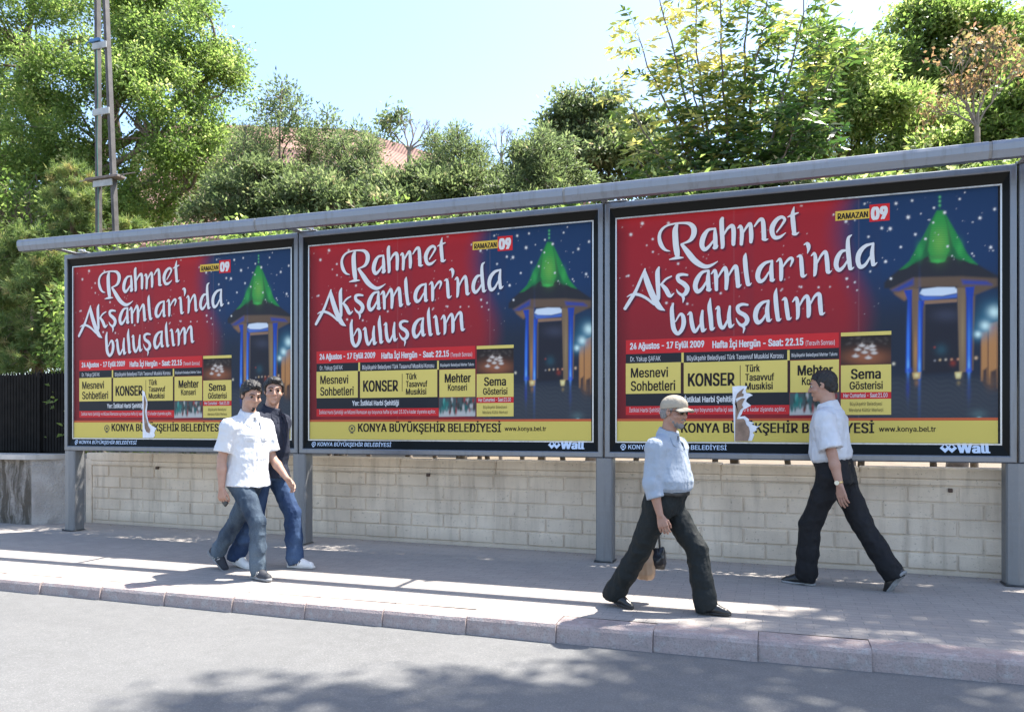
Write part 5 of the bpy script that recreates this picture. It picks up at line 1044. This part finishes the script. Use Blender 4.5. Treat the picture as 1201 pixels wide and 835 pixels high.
    for g in (-1, 1): F.cone(HT(.102, g*.034, .006), HT(.102, g*.030, .006), .017, .017, .010, 'sub'); F.cone(HT(.066, g*.044, -.028), HT(.052, g*.055, -.03), .020, .018, .02); E((-.008, g*.079, -.002), (.019, .008, .031), .006); E((.0, g*.084, .0), (.008, .005, .016), .004, 'sub')
    F.cone(HT(.088, 0, .014), HT(.110+sp.get('nose', 0), 0, -.026), .0085, .0118, .012); F.cone(HT(.096, -.012, -.030), HT(.096, .012, -.030), .0085, .0085, .008)
    F.cone(HT(.088, -.016, -.056), HT(.088, .016, -.056), .0065, .0065, .007); F.cone(HT(.088, -.014, -.067), HT(.088, .014, -.067), .0075, .0075, .006); F.cone(HT(.104, -.020, -.0612), HT(.104, .020, -.0612), .009, .009, .003, 'sub')
    body = link(root_name, F.mesh('person'), SK, None, True); props(body, label, 'person')
    body.location = loc; body.rotation_euler = (0, 0, rz); body.scale = (s, s, s)
    kid_ = lambda F_, nm, m: link(nm, F_.mesh(nm), m, body, True)
    # eyes, brows
    for g in (-1, 1):
        b = MB(); c = HT(.0795, g*.033, .006); r = .0125; n_ = 12
        V = [c+r*np.array([0, 0, 0])]; V = []; Fc = []
        for i in range(9):
            th = math.pi*i/8
            for j in range(n_): V.append(c+Hm@(r*np.array([math.cos(th), math.sin(th)*math.cos(2*math.pi*j/n_), math.sin(th)*math.sin(2*math.pi*j/n_)])))
        for i in range(8):
            for j in range(n_): Fc.append((i*n_+j, i*n_+(j+1) % n_, (i+1)*n_+(j+1) % n_, (i+1)*n_+j)); b.M.append(1 if i < 3 else 0)
        b.V = [Vector(v) for v in V]; b.F = Fc; b.build('eye', [MEYE, MIRIS], body, True)
        b = MB(); b.tube([Vector(HT(.0955, g*.014, .0275)), Vector(HT(.0965, g*.03, .034)), Vector(HT(.086, g*.048, .029)), Vector(HT(.076, g*.056, .022))], [.0035, .0048, .0042, .002], 6); b.build('eyebrow', sp['hairm'], body, True)
    # lips
    # ---- hair
    hl = sp.get('hair', 1)
    Fh = Field(hd-.16, hd+.16, .0042)
    hs = sp.get('hvol', .014)
    Fh.ell(HT(-.014, 0, .032), (.098+hs*.75, .076+hs*.8, .088+hs), Hm, 0)
    Fh.ell(HT(-.045, 0, -.02), (.066+hs*.55, .064+hs*.3, .07), Hm, .02)
    if sp.get('quiff'): Fh.ell(HT(.055, 0, .098), (.045, .05, .028), Hm, .02)
    def hc(X, Y, Z):
        x, y, z = X-hd[0], Y-hd[1], Z-hd[2]; lx, ly, lz = [Hm[0, i]*x+Hm[1, i]*y+Hm[2, i]*z for i in range(3)]
        zl = np.interp(lx, sp.get('hlx', [-.10, -.05, -.022, -.008, .012, .026, .05, .085, .12]), sp.get('hlz', [-.070, -.062, -.030, -.004, -.016, .030, .054, .070, .078])); return zl-lz
    q = Fh.sub(Fh.lo, Fh.lo+Fh.n*Fh.h, 0); Fh.F = np.maximum(Fh.F, hc(*q[1]).astype(np.float32)*.8)
    Fh.wrinkle([((42, 42, 26), .008*sp.get('tous', .85), 0), ((100, 100, 50), .005*sp.get('tous', .85), 0)]); 
    if not sp.get('cap') or True: kid_(Fh, 'hair', sp['hairm'])
    # ---- beard
    if sp.get('beard'):
        Fb = Field(hd-.16, hd+.16, .0042); e = .0035 if sp['beard'] == 'full' else .0025
        Fb.cone(HT(.045, 0, -.088), HT(.073, 0, -.102), .038+e, .022+e, .02); Fb.ell(HT(.012, 0, -.055), (.070+e, .058+e*.8, .052+e), Hm, .02)
        if sp['beard'] == 'full': Fb.cone(HT(.094, -.022, -.052), HT(.094, .022, -.052), .0095, .0095, .01)
        def bc(X, Y, Z):
            x, y, z = X-hd[0], Y-hd[1], Z-hd[2]; lx, ly, lz = [Hm[0, i]*x+Hm[1, i]*y+Hm[2, i]*z for i in range(3)]
            if sp['beard'] == 'full': zt = np.interp(lx, [-.02, .0, .02, .05, .075, .09, .12], [.0, -.005, -.035, -.055, -.058, -.046, -.046]); m_ = np.maximum(lz-zt, -.012-lx); mouth = .012-np.sqrt((lz+.0625)**2+(np.maximum(np.abs(ly)-.012, 0))**2+np.maximum(.085-lx, 0)**2); return np.maximum(m_, mouth*.9)
            return np.maximum(np.maximum(lz+.090, .064-lx), np.abs(ly)-.013)
        q = Fb.sub(Fb.lo, Fb.lo+Fb.n*Fb.h, 0); Fb.F = np.maximum(Fb.F, bc(*q[1]).astype(np.float32)*.8); Fb.wrinkle([((90, 90, 50), .003, 0)]); kid_(Fb, 'beard', sp.get('beardm', sp['hairm']))
    # ---- trousers
    ft = sp.get('leg', .0); Ft = Field([lo[0], lo[1], -.0], [hi[0], hi[1], pel[2]+.2], .0062)
    Ft.loft(pel, M, [(-.07, .160+ft*.4, .118+ft*.5, -.012), (.03, .166+fat*.5, .119+fat*.6+.004, -.004), (.12, .165+fat, .123+fat*1.2, .004+fat*.4)], .0, 2.2)
    for sd in 'RL':
        hip, kn, ank, fw, fu = legs[sd]; sg = -1 if sd == 'R' else 1; h2 = hip+np.array([-.008, sg*.0, -.02]); ax_ = (ank-kn)/np.linalg.norm(ank-kn)
        Ft.ell(hip+np.array([-.045, -sg*.01, .0]), (.085+ft*.4, .088, .105), None, .04); Ft.cone(h2, kn, .090+ft, .064+ft, .03); hem = ank+ax_*sp.get('hem', .045)
        Ft.cone(kn, kn*.5+hem*.5, .063+ft, .062+ft*1.1, .02); Ft.cone(kn*.5+hem*.5, hem, .062+ft*1.1, sp.get('hemr', .064)+ft, .02); Ft.cone(hem-ax_*.09, hem-ax_*.05, sp.get('hemr', .064)+ft+.006, sp.get('hemr', .064)+ft+.003, .03)
        p_ = hem; Ft.cut(p_, ax_+fw*.15, p_-np.array([.15, .083, .15]), p_+np.array([.15, .083, .12]))
    Ft.cut(T(0, 0, sp.get('waist', .105)), M[:, 2], T(0, 0, .1)-.3, T(0, 0, .1)+.3)
    Ft.wrinkle(sp.get('tw', [((8, 8, 6.5), .009, 1), ((19, 19, 13), .0055, 1), ((38, 38, 24), .0022, 1)])); kid_(Ft, 'trousers', sp['trm'])
    if sp.get('belt'):
        Fb = Field(T(0, 0, .1)-.3, T(0, 0, .1)+.3, .0062); Fb.loft(pel, M, [(.076, .171+fat, .130+fat*1.2, .003+fat*.4), (.106, .169+fat, .129+fat*1.2, .004+fat*.4)], 0); kid_(Fb, 'belt', sp['belt'])
    # ---- shirt
    Fs = Field([lo[0], lo[1], pel[2]-.25], [hi[0], hi[1], hd[2]+.02], .0058); e = sp.get('ease', .014); ed = sp.get('eased', .012)
    pr_ = prof(e, ed); 
    if sp.get('untuck'): pr_ = [(-.16, .194+e, .168+ed, .004), (-.05, .184+e, .150+ed, .0)]+[(.06, .166+e, .120+ed, 0), (.17, .158+e+fat, .116+ed+fat, .006)]+pr_[3:]
    else: pr_ = [(.04, .140+fat*.7, .090+fat*.7, .002), (.092, .144+fat, .098+fat*1.05, .004+fat*.4), (.106, .152+e*.4+fat, .110+ed*.4+fat*1.15, .005+fat*.4), (.13, .158+e*.9+fat, .114+ed*.9+fat*1.2, .006+fat*.4)]+[(.19, .158+e+fat, .115+ed+fat*1.2, .007+fat*.4)]+pr_[3:]
    Fs.loft(pel, M, pr_, 0)
    for sd in 'RL':
        sh, el, wr, u1, u2, sg, a = arms[sd]; Fs.cone(T(-.012, sg*.10, .475), sh+np.array([0, 0, -.004]), .064, .067+e*.3, .04)
        Fv = Field(np.minimum(np.minimum(sh, el), wr)-.13, np.maximum(np.maximum(sh, el), wr)+.13, .0058); Fv.lo = Fs.lo+np.round((Fv.lo-Fs.lo)/Fs.h)*Fs.h; Fv.ax = [Fv.lo[i_]+Fv.h*np.arange(Fv.n[i_]) for i_ in range(3)]
        if sp.get('sleeve', 'short') == 'short':
            l = sp.get('slen', .215); Fv.cone(sh, sh+u1*(l+.05), .068+e*.2, .069+e*.45, .03); Fv.cut(sh+u1*l, u1); Fv.cone(sh+u1*(l-.028), sh+u1*(l+.06), .058, .060, .006, 'sub')
        else:
            l = sp.get('slen', .12); Fv.cone(sh, el, .067+e*.2, .058+e*.3, .03); Fv.cone(el, el+u2*(l+.03), .058+e*.3, .052, .02); Fv.cone(el+u2*(l-.055), el+u2*(l+.03), .0575, .057, .004); Fv.cut(el+u2*l, u2); Fv.cone(el+u2*(l-.02), el+u2*(l+.06), .046, .047, .006, 'sub')
        off = np.round((Fv.lo-Fs.lo)/Fs.h).astype(int); a0 = np.maximum(off, 0); a1 = np.minimum(off+Fv.n, Fs.n); sl = tuple(slice(a0[q_], a1[q_]) for q_ in range(3)); sv = tuple(slice(a0[q_]-off[q_], a1[q_]-off[q_]) for q_ in range(3))
        fa, fb = Fs.F[sl], Fv.F[sv]; hh = np.maximum(.02-np.abs(fa-fb), 0)/.02; Fs.F[sl] = np.minimum(fa, fb)-hh*hh*.005
    # collar: two raised wings round the neck, open at the front
    nb = J['neck']+M@np.array([.004, 0, .010]); nm = M@np.array([.22, 0, 1.]); nm /= np.linalg.norm(nm); col_r = .075
    def collar(X, Y, Z):
        x, y, z = X-nb[0], Y-nb[1], Z-nb[2]; lx, ly, lz = [M[0, i]*x+M[1, i]*y+M[2, i]*z for i in range(3)]; lx = lx-.006; lz = lz+.30*lx
        r = np.sqrt(lx**2+(ly*1.02)**2); rt = col_r-.25*np.clip(lz, -.05, .05); d = np.maximum(np.abs(r-rt)-.008, np.abs(lz-.0)-.034); gap = .012-np.maximum(np.abs(ly)-.28*np.clip(.02-lz+.01, 0, .1), 0)-np.where(lx > 0, 0, .1); return np.maximum(d, np.where(lx > 0, gap*.7, -1))
    Fs.apply(nb-.12, nb+.12, collar, .006)
    Fs.cone(HT(-.02, 0, -.09), nb+M@np.array([.005, 0, -.02]), .061, .059, .004, 'sub')
    if sp.get('open', True): Fs.cone(nb+M@np.array([.062, 0, .0]), nb+M@np.array([.115, 0, -.085]), .026, .006, .012, 'sub')
    if sp.get('untuck'): Fs.cut(T(0, 0, sp.get('hemz', -.085)), -M[:, 2]+M[:, 0]*.0, T(0, 0, -.1)-.35, T(0, 0, -.1)+.35)
    # front placket and a chest pocket
    def plk(X, Y, Z):
        x, y, z = X-pel[0], Y-pel[1], Z-pel[2]; lx, ly, lz = [M[0, i]*x+M[1, i]*y+M[2, i]*z for i in range(3)]; return np.maximum(np.maximum(np.abs(ly-.004)-.016, -lx), np.abs(lz-.2)-.30)
    q = Fs.sub(Fs.lo, Fs.lo+Fs.n*Fs.h, 0)
    if sp.get('placket', True): Fs.F -= (.0032*np.clip(-plk(*q[1])/.004, 0, 1)).astype(np.float32)
    def pok(X, Y, Z):
        x, y, z = X-pel[0], Y-pel[1], Z-pel[2]; lx, ly, lz = [M[0, i]*x+M[1, i]*y+M[2, i]*z for i in range(3)]; return np.maximum(np.maximum(np.abs(np.abs(ly)-.085)-.045, -lx), np.abs(lz-.345)-.020)
    if sp.get('pocket'): Fs.F -= (.0035*np.clip(-pok(*q[1])/.004, 0, 1)).astype(np.float32)
    Fs.wrinkle(sp.get('sw', [((8, 8, 6), .009, 1), ((17, 17, 10), .0055, 1), ((36, 36, 20), .0024, 1), ((4, 4, 14), .004, 0)])); kid_(Fs, 'shirt', sp['shm'])
    # collar wings lying on the chest
    def on_chest(y_, z_, out): hw, hd_, cx_ = [np.interp(z_, [q_[0] for q_ in pr_], [q_[i_] for q_ in pr_]) for i_ in (1, 2, 3)]; return T(cx_+hd_*max(0, 1-(abs(y_)/hw)**2.2)**(1/2.2)+out, y_, z_)
    b = MB()
    for g in (-1, 1):
        top = [T(-.045, g*.056, .568), T(.020, g*.064, .548), T(.066, g*.030, .520)]; low = [T(-.055, g*.085, .520), on_chest(g*.094, .478, .016), on_chest(g*.046, .440, .016)]
        Vv_ = []
        for a_, c_ in zip(top, low): Vv_ += [a_, a_*.5+c_*.5+M@np.array([.010, g*.006, .012]), c_]
        n9 = [Vector(q_) for q_ in Vv_]+[Vector(q_)-Vector(M@np.array([.006, g*.003, .004])) for q_ in Vv_]
        Fc9 = [(3*i_+k_, 3*i_+k_+1, 3*i_+k_+4, 3*i_+k_+3) for i_ in (0, 1) for k_ in (0, 1)]; b.add(n9, Fc9+[tuple(9+w_ for w_ in f_[::-1]) for f_ in Fc9]+[(2, 11, 14, 5), (5, 14, 17, 8), (8, 17, 16, 7), (7, 16, 15, 6)])
    b.build('collar', sp['shm'], body)
    b = MB(); nbt = 0
    if sp.get('buttons'):
        for k in range(7):
            lz = .43-.085*k
            if lz < (.12 if not sp.get('untuck') else -.05): break
            x_ = np.interp(lz, [q_[0] for q_ in pr_], [q_[2]+q_[3] for q_ in pr_])+.009; c = Vector(T(x_, .004, lz)); n_ = Vector(M[:, 0]); b.tube([c-n_*.004, c+n_*.002], .0065, 8)
        b.build('buttons', sp['buttons'], body)
    # ---- shoes
    for sd in 'RL':
        hip, kn, ank, fw, fu = legs[sd]; c = ank; W_ = np.cross(fu, fw); Fo = Field(c-.25, c+.26, .0055); at = lambda x, y, z: c+fw*x+W_*y+fu*z; st = sp['shoe']
        Fo.cone(at(-.035, 0, -.030), at(-.01, 0, .012), .040, .040, .02); Fo.cone(at(-.035, 0, -.048), at(.075, 0, -.045), .037, .040, .02); Fo.cone(at(.04, 0, -.025), at(.10, 0, -.048), .038, .034, .02); Fo.cone(at(.075, 0, -.050), at(.150, -(-1 if sd == 'R' else 1)*.004, -.058), .041, .028 if st['type'] == 'dress' else .033, .02)
        if st['type'] == 'dress': Fo.cone(at(.14, 0, -.062), at(.182, 0, -.064), .026, .018, .02)
        else: Fo.cone(at(.13, 0, -.058), at(.165, 0, -.058), .031, .029, .02)
        Fo.cut(at(0, 0, -.070), -fu); Fo.cut(at(0, 0, .035), fu); sho = kid_(Fo, 'shoe', st['m'])
        Fl = Field(c-.25, c+.26, .0055); so_ = st.get('over', .004)
        Fl.cone(at(-.035, 0, -.072), at(.06, 0, -.072), .040+so_, .040+so_, .01); Fl.cone(at(.06, 0, -.072), at(.150, 0, -.072), .043+so_, .030+so_, .01); Fl.cone(at(.13, 0, -.072), at(.178, 0, -.072), .031+so_, (.020 if st['type'] == 'dress' else .026)+so_, .01)
        Fl.cut(at(0, 0, -.064 if st['type'] == 'dress' else -.058), fu); Fl.cut(at(0, 0, -.084), -fu)
        if st['type'] == 'dress': Fl.apply(at(.035, 0, -.09)-.05, at(.035, 0, -.09)+.05, lambda X, Y, Z: np.maximum(np.abs((X-c[0])*fw[0]+(Y-c[1])*fw[1]+(Z-c[2])*fw[2]-.03)-.03, np.abs((X-c[0])*fu[0]+(Y-c[1])*fu[1]+(Z-c[2])*fu[2]+.09)-.012), 0, 'sub')
        link('sole', Fl.mesh('sole'), st['sole'], sho, True)
        if st.get('stripe'):
            b = MB()
            for sdw in (-1, 1):
                for k in range(3):
                    pts = [at(.015+.022*k+.02*u_, sdw*(.0385+.004*math.sin(u_*3)), -.058+.046*u_) for u_ in (0, .35, .7, 1)]; b.tube([Vector(p_) for p_ in pts], .0048, 5)
            b.build('stripes', st['stripe'], sho)
        if st['type'] == 'sneaker':
            b = MB()
            for k in range(4): b.tube([Vector(at(.045+.017*k, -.016, -.003-.0095*k)), Vector(at(.05+.017*k, 0, .0055-.0095*k)), Vector(at(.045+.017*k, .016, -.003-.0095*k))], .0035, 5)
            b.build('laces', st['lace'], sho)
    sp['_T'], sp['_HT'], sp['_Hm'], sp['_arms'], sp['_body'], sp['_M'], sp['_hd'] = T, HT, Hm, arms, body, M, hd
    return body

HAIRB = pmat('black hair', (.009, .007, .006), .6, .4, 60, .6, 160); HAIRG = pmat('grey hair', (.19, .18, .175), .6, .3, 60, .5, 160)
WHITE = cloth('white shirt cotton', (.66, .66, .67)); WHITE2 = cloth('white work shirt', (.56, .575, .61)); LBLUE = cloth('pale blue shirt', (.34, .385, .445)); NAVY = cloth('dark navy polo', (.018, .022, .038))
JEANA = denim('faded blue jeans', (.024, .038, .062), (.105, .140, .175)); JEANB = denim('blue jeans', (.020, .040, .095), (.055, .095, .175))
BLACKT = cloth('black trousers', (.012, .012, .014), .75); DARKT = cloth('dark green grey trousers', (.014, .017, .017), .75)
SHB = pmat('black leather', (.014, .013, .013), .32, .3, 20, .1, 60); SHW = pmat('white leather', (.72, .71, .68), .5, .12, 12, .1, 50); SOLEW = pmat('white rubber', (.6, .58, .54), .7, .15, 20); SOLEB = pmat('black rubber', (.02, .02, .02), .7, .3, 20); SOLEG = pmat('grey rubber', (.25, .25, .25), .8, .2, 20)
SHN = pmat('dark sneaker canvas', (.025, .027, .035), .7, .3, 20)
BUT = pmat('pearl button', (.6, .6, .6), .3); BELT = pmat('black belt leather', (.014, .013, .012), .4)
SKA = skin_m('skin of the young man', (.42, .255, .185)); SKC = skin_m('tanned skin', (.36, .205, .145)); SKD = skin_m('skin of the walking man', (.40, .235, .17))

# young man in white
A_ = dict(tous=1.2, waist=.035, pel=.88, lean=3, twist=-6, hyaw=-12, hpit=14, skin=SKA, hairm=HAIRB, hvol=.019, quiff=1, beard='goatee', shm=WHITE, trm=JEANA, hemr=.052, untuck=1, hemz=-.062, pocket=1, buttons=BUT, leg=.0, ease=.016,
    footR=dict(x=.34, pitch=0, y=-.07, turn=-.22), footL=dict(x=-.45, pitch=44, y=.085), armR=dict(swing=-10, flex=12, out=9, curl=48), armL=dict(swing=10, flex=34, out=6, curl=20),
    shoe=dict(type='sneaker', m=SHN, sole=SOLEG, lace=SOLEW, stripe=SOLEW))
gA = (G(262, 671)+G(312, 678))/2
pa = person('young man with a goatee, untucked white shirt and faded jeans, nearer of the pair', (gA.x+.03, gA.y, .004), R(-10), 1.80, A_)
# companion in dark polo
B_ = dict(waist=.035, pel=.9, lean=3, twist=4, hyaw=-50, hpit=2, skin=SKA, hairm=HAIRB, hvol=.018, quiff=1, shm=NAVY, trm=JEANB, hemr=.054, untuck=1, hemz=-.05, placket=False, leg=.006, ease=.016, fat=.012,
    footL=dict(x=.36, pitch=0, y=.085), footR=dict(x=-.20, pitch=14, y=-.085), armL=dict(swing=-14, flex=16, out=8), armR=dict(swing=-24, flex=8, out=4),
    shoe=dict(type='sneaker', m=SHW, sole=SOLEW, lace=SOLEW, stripe=SHB))
gB = (G(266, 668)+G(352, 665))/2
pb = person('young man in a dark navy polo and blue jeans, walking half hidden behind his companion', (gB.x+.02, gB.y+.05, .004), R(-4), 1.84, B_)
# older man with cap
C_ = dict(hx=.03, pel=.87, lean=4, twist=-6, hyaw=-2, hpit=3, fat=.030, skin=SKC, hairm=HAIRG, hvol=.008, beard='full', beardm=HAIRG, shm=LBLUE, trm=DARKT, sleeve='long', slen=.10, belt=BELT, leg=.016, hem=.055, hemr=.056, ease=.028, eased=.018, buttons=BUT, waist=.10,
    footL=dict(x=.44, pitch=0, y=.085), footR=dict(x=-.30, pitch=12, y=-.085), armR=dict(swing=-2, flex=18, out=9, curl=30), armL=dict(swing=-22, flex=4, out=8, curl=55),
    shoe=dict(type='dress', m=SHB, sole=SOLEB))
gC = (G(727, 713)+G(834, 719))/2
pc = person('older bearded man in a beige cap, sunglasses and pale blue shirt, walking right', (gC.x+.0, gC.y, .004), R(-15), 1.615, C_)
# man walking left
D_ = dict(pel=.912, lean=6, twist=3, hyaw=6, hpit=3, fat=.008, skin=SKD, hairm=HAIRB, hvol=.011, nose=.0, shm=WHITE2, trm=BLACKT, belt=BELT, leg=.012, hem=.05, hemr=.058, ease=.030, eased=.022, waist=.105, slen=.235,
    footL=dict(x=.33, pitch=0, y=.085), footR=dict(x=-.41, pitch=55, y=-.085), armL=dict(swing=-17, flex=3, out=8, curl=14), armR=dict(swing=-2, flex=20, out=7),
    shoe=dict(type='dress', m=SHB, sole=SOLEG))
gD = (G(938, 687)+G(1048, 691))/2
pd = person('dark haired man in a white short sleeved shirt and black trousers, walking left', (gD.x-.09, gD.y, .004), R(158), 1.84, D_)
hair_hl = None

# cap and glasses of the older man
def cap():
    HT, Hm, body, hd = C_['_HT'], C_['_Hm'], C_['_body'], C_['_hd']; F = Field(hd-.2, hd+.24, .0045)
    F.ell(HT(-.012, 0, .040), (.112, .090, .098), Hm, 0); F.ell(HT(.02, 0, .062), (.085, .078, .07), Hm, .02)
    up_ = Hm@np.array([-.16, 0, 1.]); F.cut(HT(0, 0, .030), -up_)
    F.ell(HT(.0, 0, .132), (.012, .012, .006), Hm, .004)
    def visor(X, Y, Z):
        x, y, z = X-hd[0], Y-hd[1], Z-hd[2]; lx, ly, lz = [Hm[0, i]*x+Hm[1, i]*y+Hm[2, i]*z for i in range(3)]
        r = np.sqrt((np.maximum(lx-.08, 0)/1.0)**2+(ly*.98)**2); zc = .050-.22*(lx-.085)-4.5*ly**2; return np.maximum(np.maximum(r-.089, np.abs(lz-zc)-.0045), .06-lx)
    F2 = Field(hd-.2, hd+.24, .0045); F2.apply(hd-.18, hd+.22, visor, 0); m = cloth('beige cotton cap', (.38, .325, .25)); c = link('cap', F.mesh('cap'), m, body, True); link('visor', F2.mesh('visor'), m, c, True)
    lens = pmat('dark lens', (.012, .010, .009), .08, .1); b = MB()
    for g in (-1, 1):
        cc = [HT(.105-.012*abs(q)*1.2, g*.034+q*.024, .004+w_*.017) for q, w_ in ((-1, .5), (-.6, .95), (.3, 1), (.9, .7), (1, 0), (.6, -.85), (-.3, -1), (-.9, -.6))]; b.add([Vector(v) for v in cc]+[Vector(v)-Vector(Hm[:, 0])*.004 for v in cc], [tuple(range(8)), tuple(range(8, 16))[::-1]]+[(k, (k+1) % 8, 8+(k+1) % 8, 8+k) for k in range(8)])
    g_ = b.build('sunglasses', lens, body); b = MB(); b.tube([Vector(HT(.104, -.014, .010)), Vector(HT(.108, 0, .013)), Vector(HT(.104, .014, .010))], .0025, 5)
    for g in (-1, 1): b.tube([Vector(HT(.088, g*.060, .010)), Vector(HT(.05, g*.079, .012)), Vector(HT(-.012, g*.084, .010))], .0026, 5)
    b.build('glasses_frame', pmat('brown glasses frame', (.05, .03, .02), .3), g_)
cap()
# watch of the man walking left
wr, d, n, t = D_['_handL']; b = MB(); V_ = lambda a: Vector(a)
u2 = D_['_arms']['L'][4]; c = wr-u2*.02
b.tube([V_(c-u2*.008), V_(c+u2*.008)], [.031, .0305], 14); ww = b.build('watch_strap', pmat('gold watch band', (.62, .45, .20), .3, .1, metal=.8), pd, True)
b = MB(); o_ = np.array([0, 1, .0]); o_ = -n; b.tube([V_(c+o_*.028), V_(c+o_*.037)], [.018, .017], 14); b.build('watch_face', pmat('pale watch face', (.75, .68, .5), .2), ww)
# mobile phone in the young man's hand (a thing of its own)
wr, d, n, t = A_['_handR']; S1 = pa.matrix_basis
bpy.context.view_layer.update(); MWA = pa.matrix_world
def world(o, p): return o.matrix_world @ Vector(p)
ph = MB(); ph.box(-.010, .010, -.024, .024, -.055, .055, .005); pho = ph.build('mobile_phone', [SHB]); c = np.array(wr)+d*.115+n*.022
ax = Matrix((V_(n).normalized(), V_(t*.55+d*.8).normalized().cross(V_(n)).normalized(), V_(t*.8+d*.6).normalized())).transposed()
pho.matrix_world = MWA @ Matrix.Translation(V_(c)) @ ax.to_4x4(); props(pho, 'small black mobile phone held low in the right hand of the man in white', 'phone')
b = MB(); b.box(.0102, .0112, -.020, .020, -.02, .045, .0004); b.build('screen', pmat('grey screen', (.12, .13, .14), .15), pho)
# bags carried by the older man
wr, d, n, t = C_['_handL']; g = world(pc, np.array(wr)+d*.10+n*.012)
def bag(name, label, off, w, hgt, dep, m, m2, seed):
    F = Field((-w-.06, -dep-.06, -hgt-.32), (w+.06, dep+.06, .05), .006)
    F.loft((0, 0, -hgt-.24), np.eye(3), [(0, dep*.7, w*.75, 0), (.03, dep, w*.95, 0), (hgt*.55, dep*.9, w, 0), (hgt*.85, dep*.5, w*.8, 0), (hgt, dep*.25, w*.55, 0)], 0, 2.8)
    F.wrinkle([((14, 14, 7), .012, 1), ((30, 30, 16), .006, 1)]); o = link(name, F.mesh(name), m, None, True, Vector((g.x+off[0], g.y+off[1], g.z+off[2]))); props(o, label, 'bag')
    b = MB(); 
    for sy in (-1, 1): b.tube([(-w*.4, sy*dep*.2, -.245), (-w*.22, sy*.010, -.10), (0, sy*.006, -.0), (w*.22, sy*.010, -.10), (w*.4, sy*dep*.2, -.245)], [.008, .006, .006, .006, .008], 6, False)
    b.build('handle', m2, o, True); return o
tl = NT('thin tan plastic'); bs = tl.bsdf((.52, .33, .20), .4); bs.inputs['Transmission Weight'].default_value = .25; TAN = tl.m
BLKP = pmat('black plastic bag', (.015, .015, .018), .3, .3, 20, .3, 50)
bag('carrier_bag', 'tan plastic carrier bag hanging from the hand of the man with the cap', (-.085, .0, .0), .062, .23, .05, TAN, TAN, 1)
bag('shopping_bag', 'black plastic bag beside the tan one, behind the legs of the capped man', (.0, .03, .0), .058, .15, .045, BLKP, BLKP, 2)
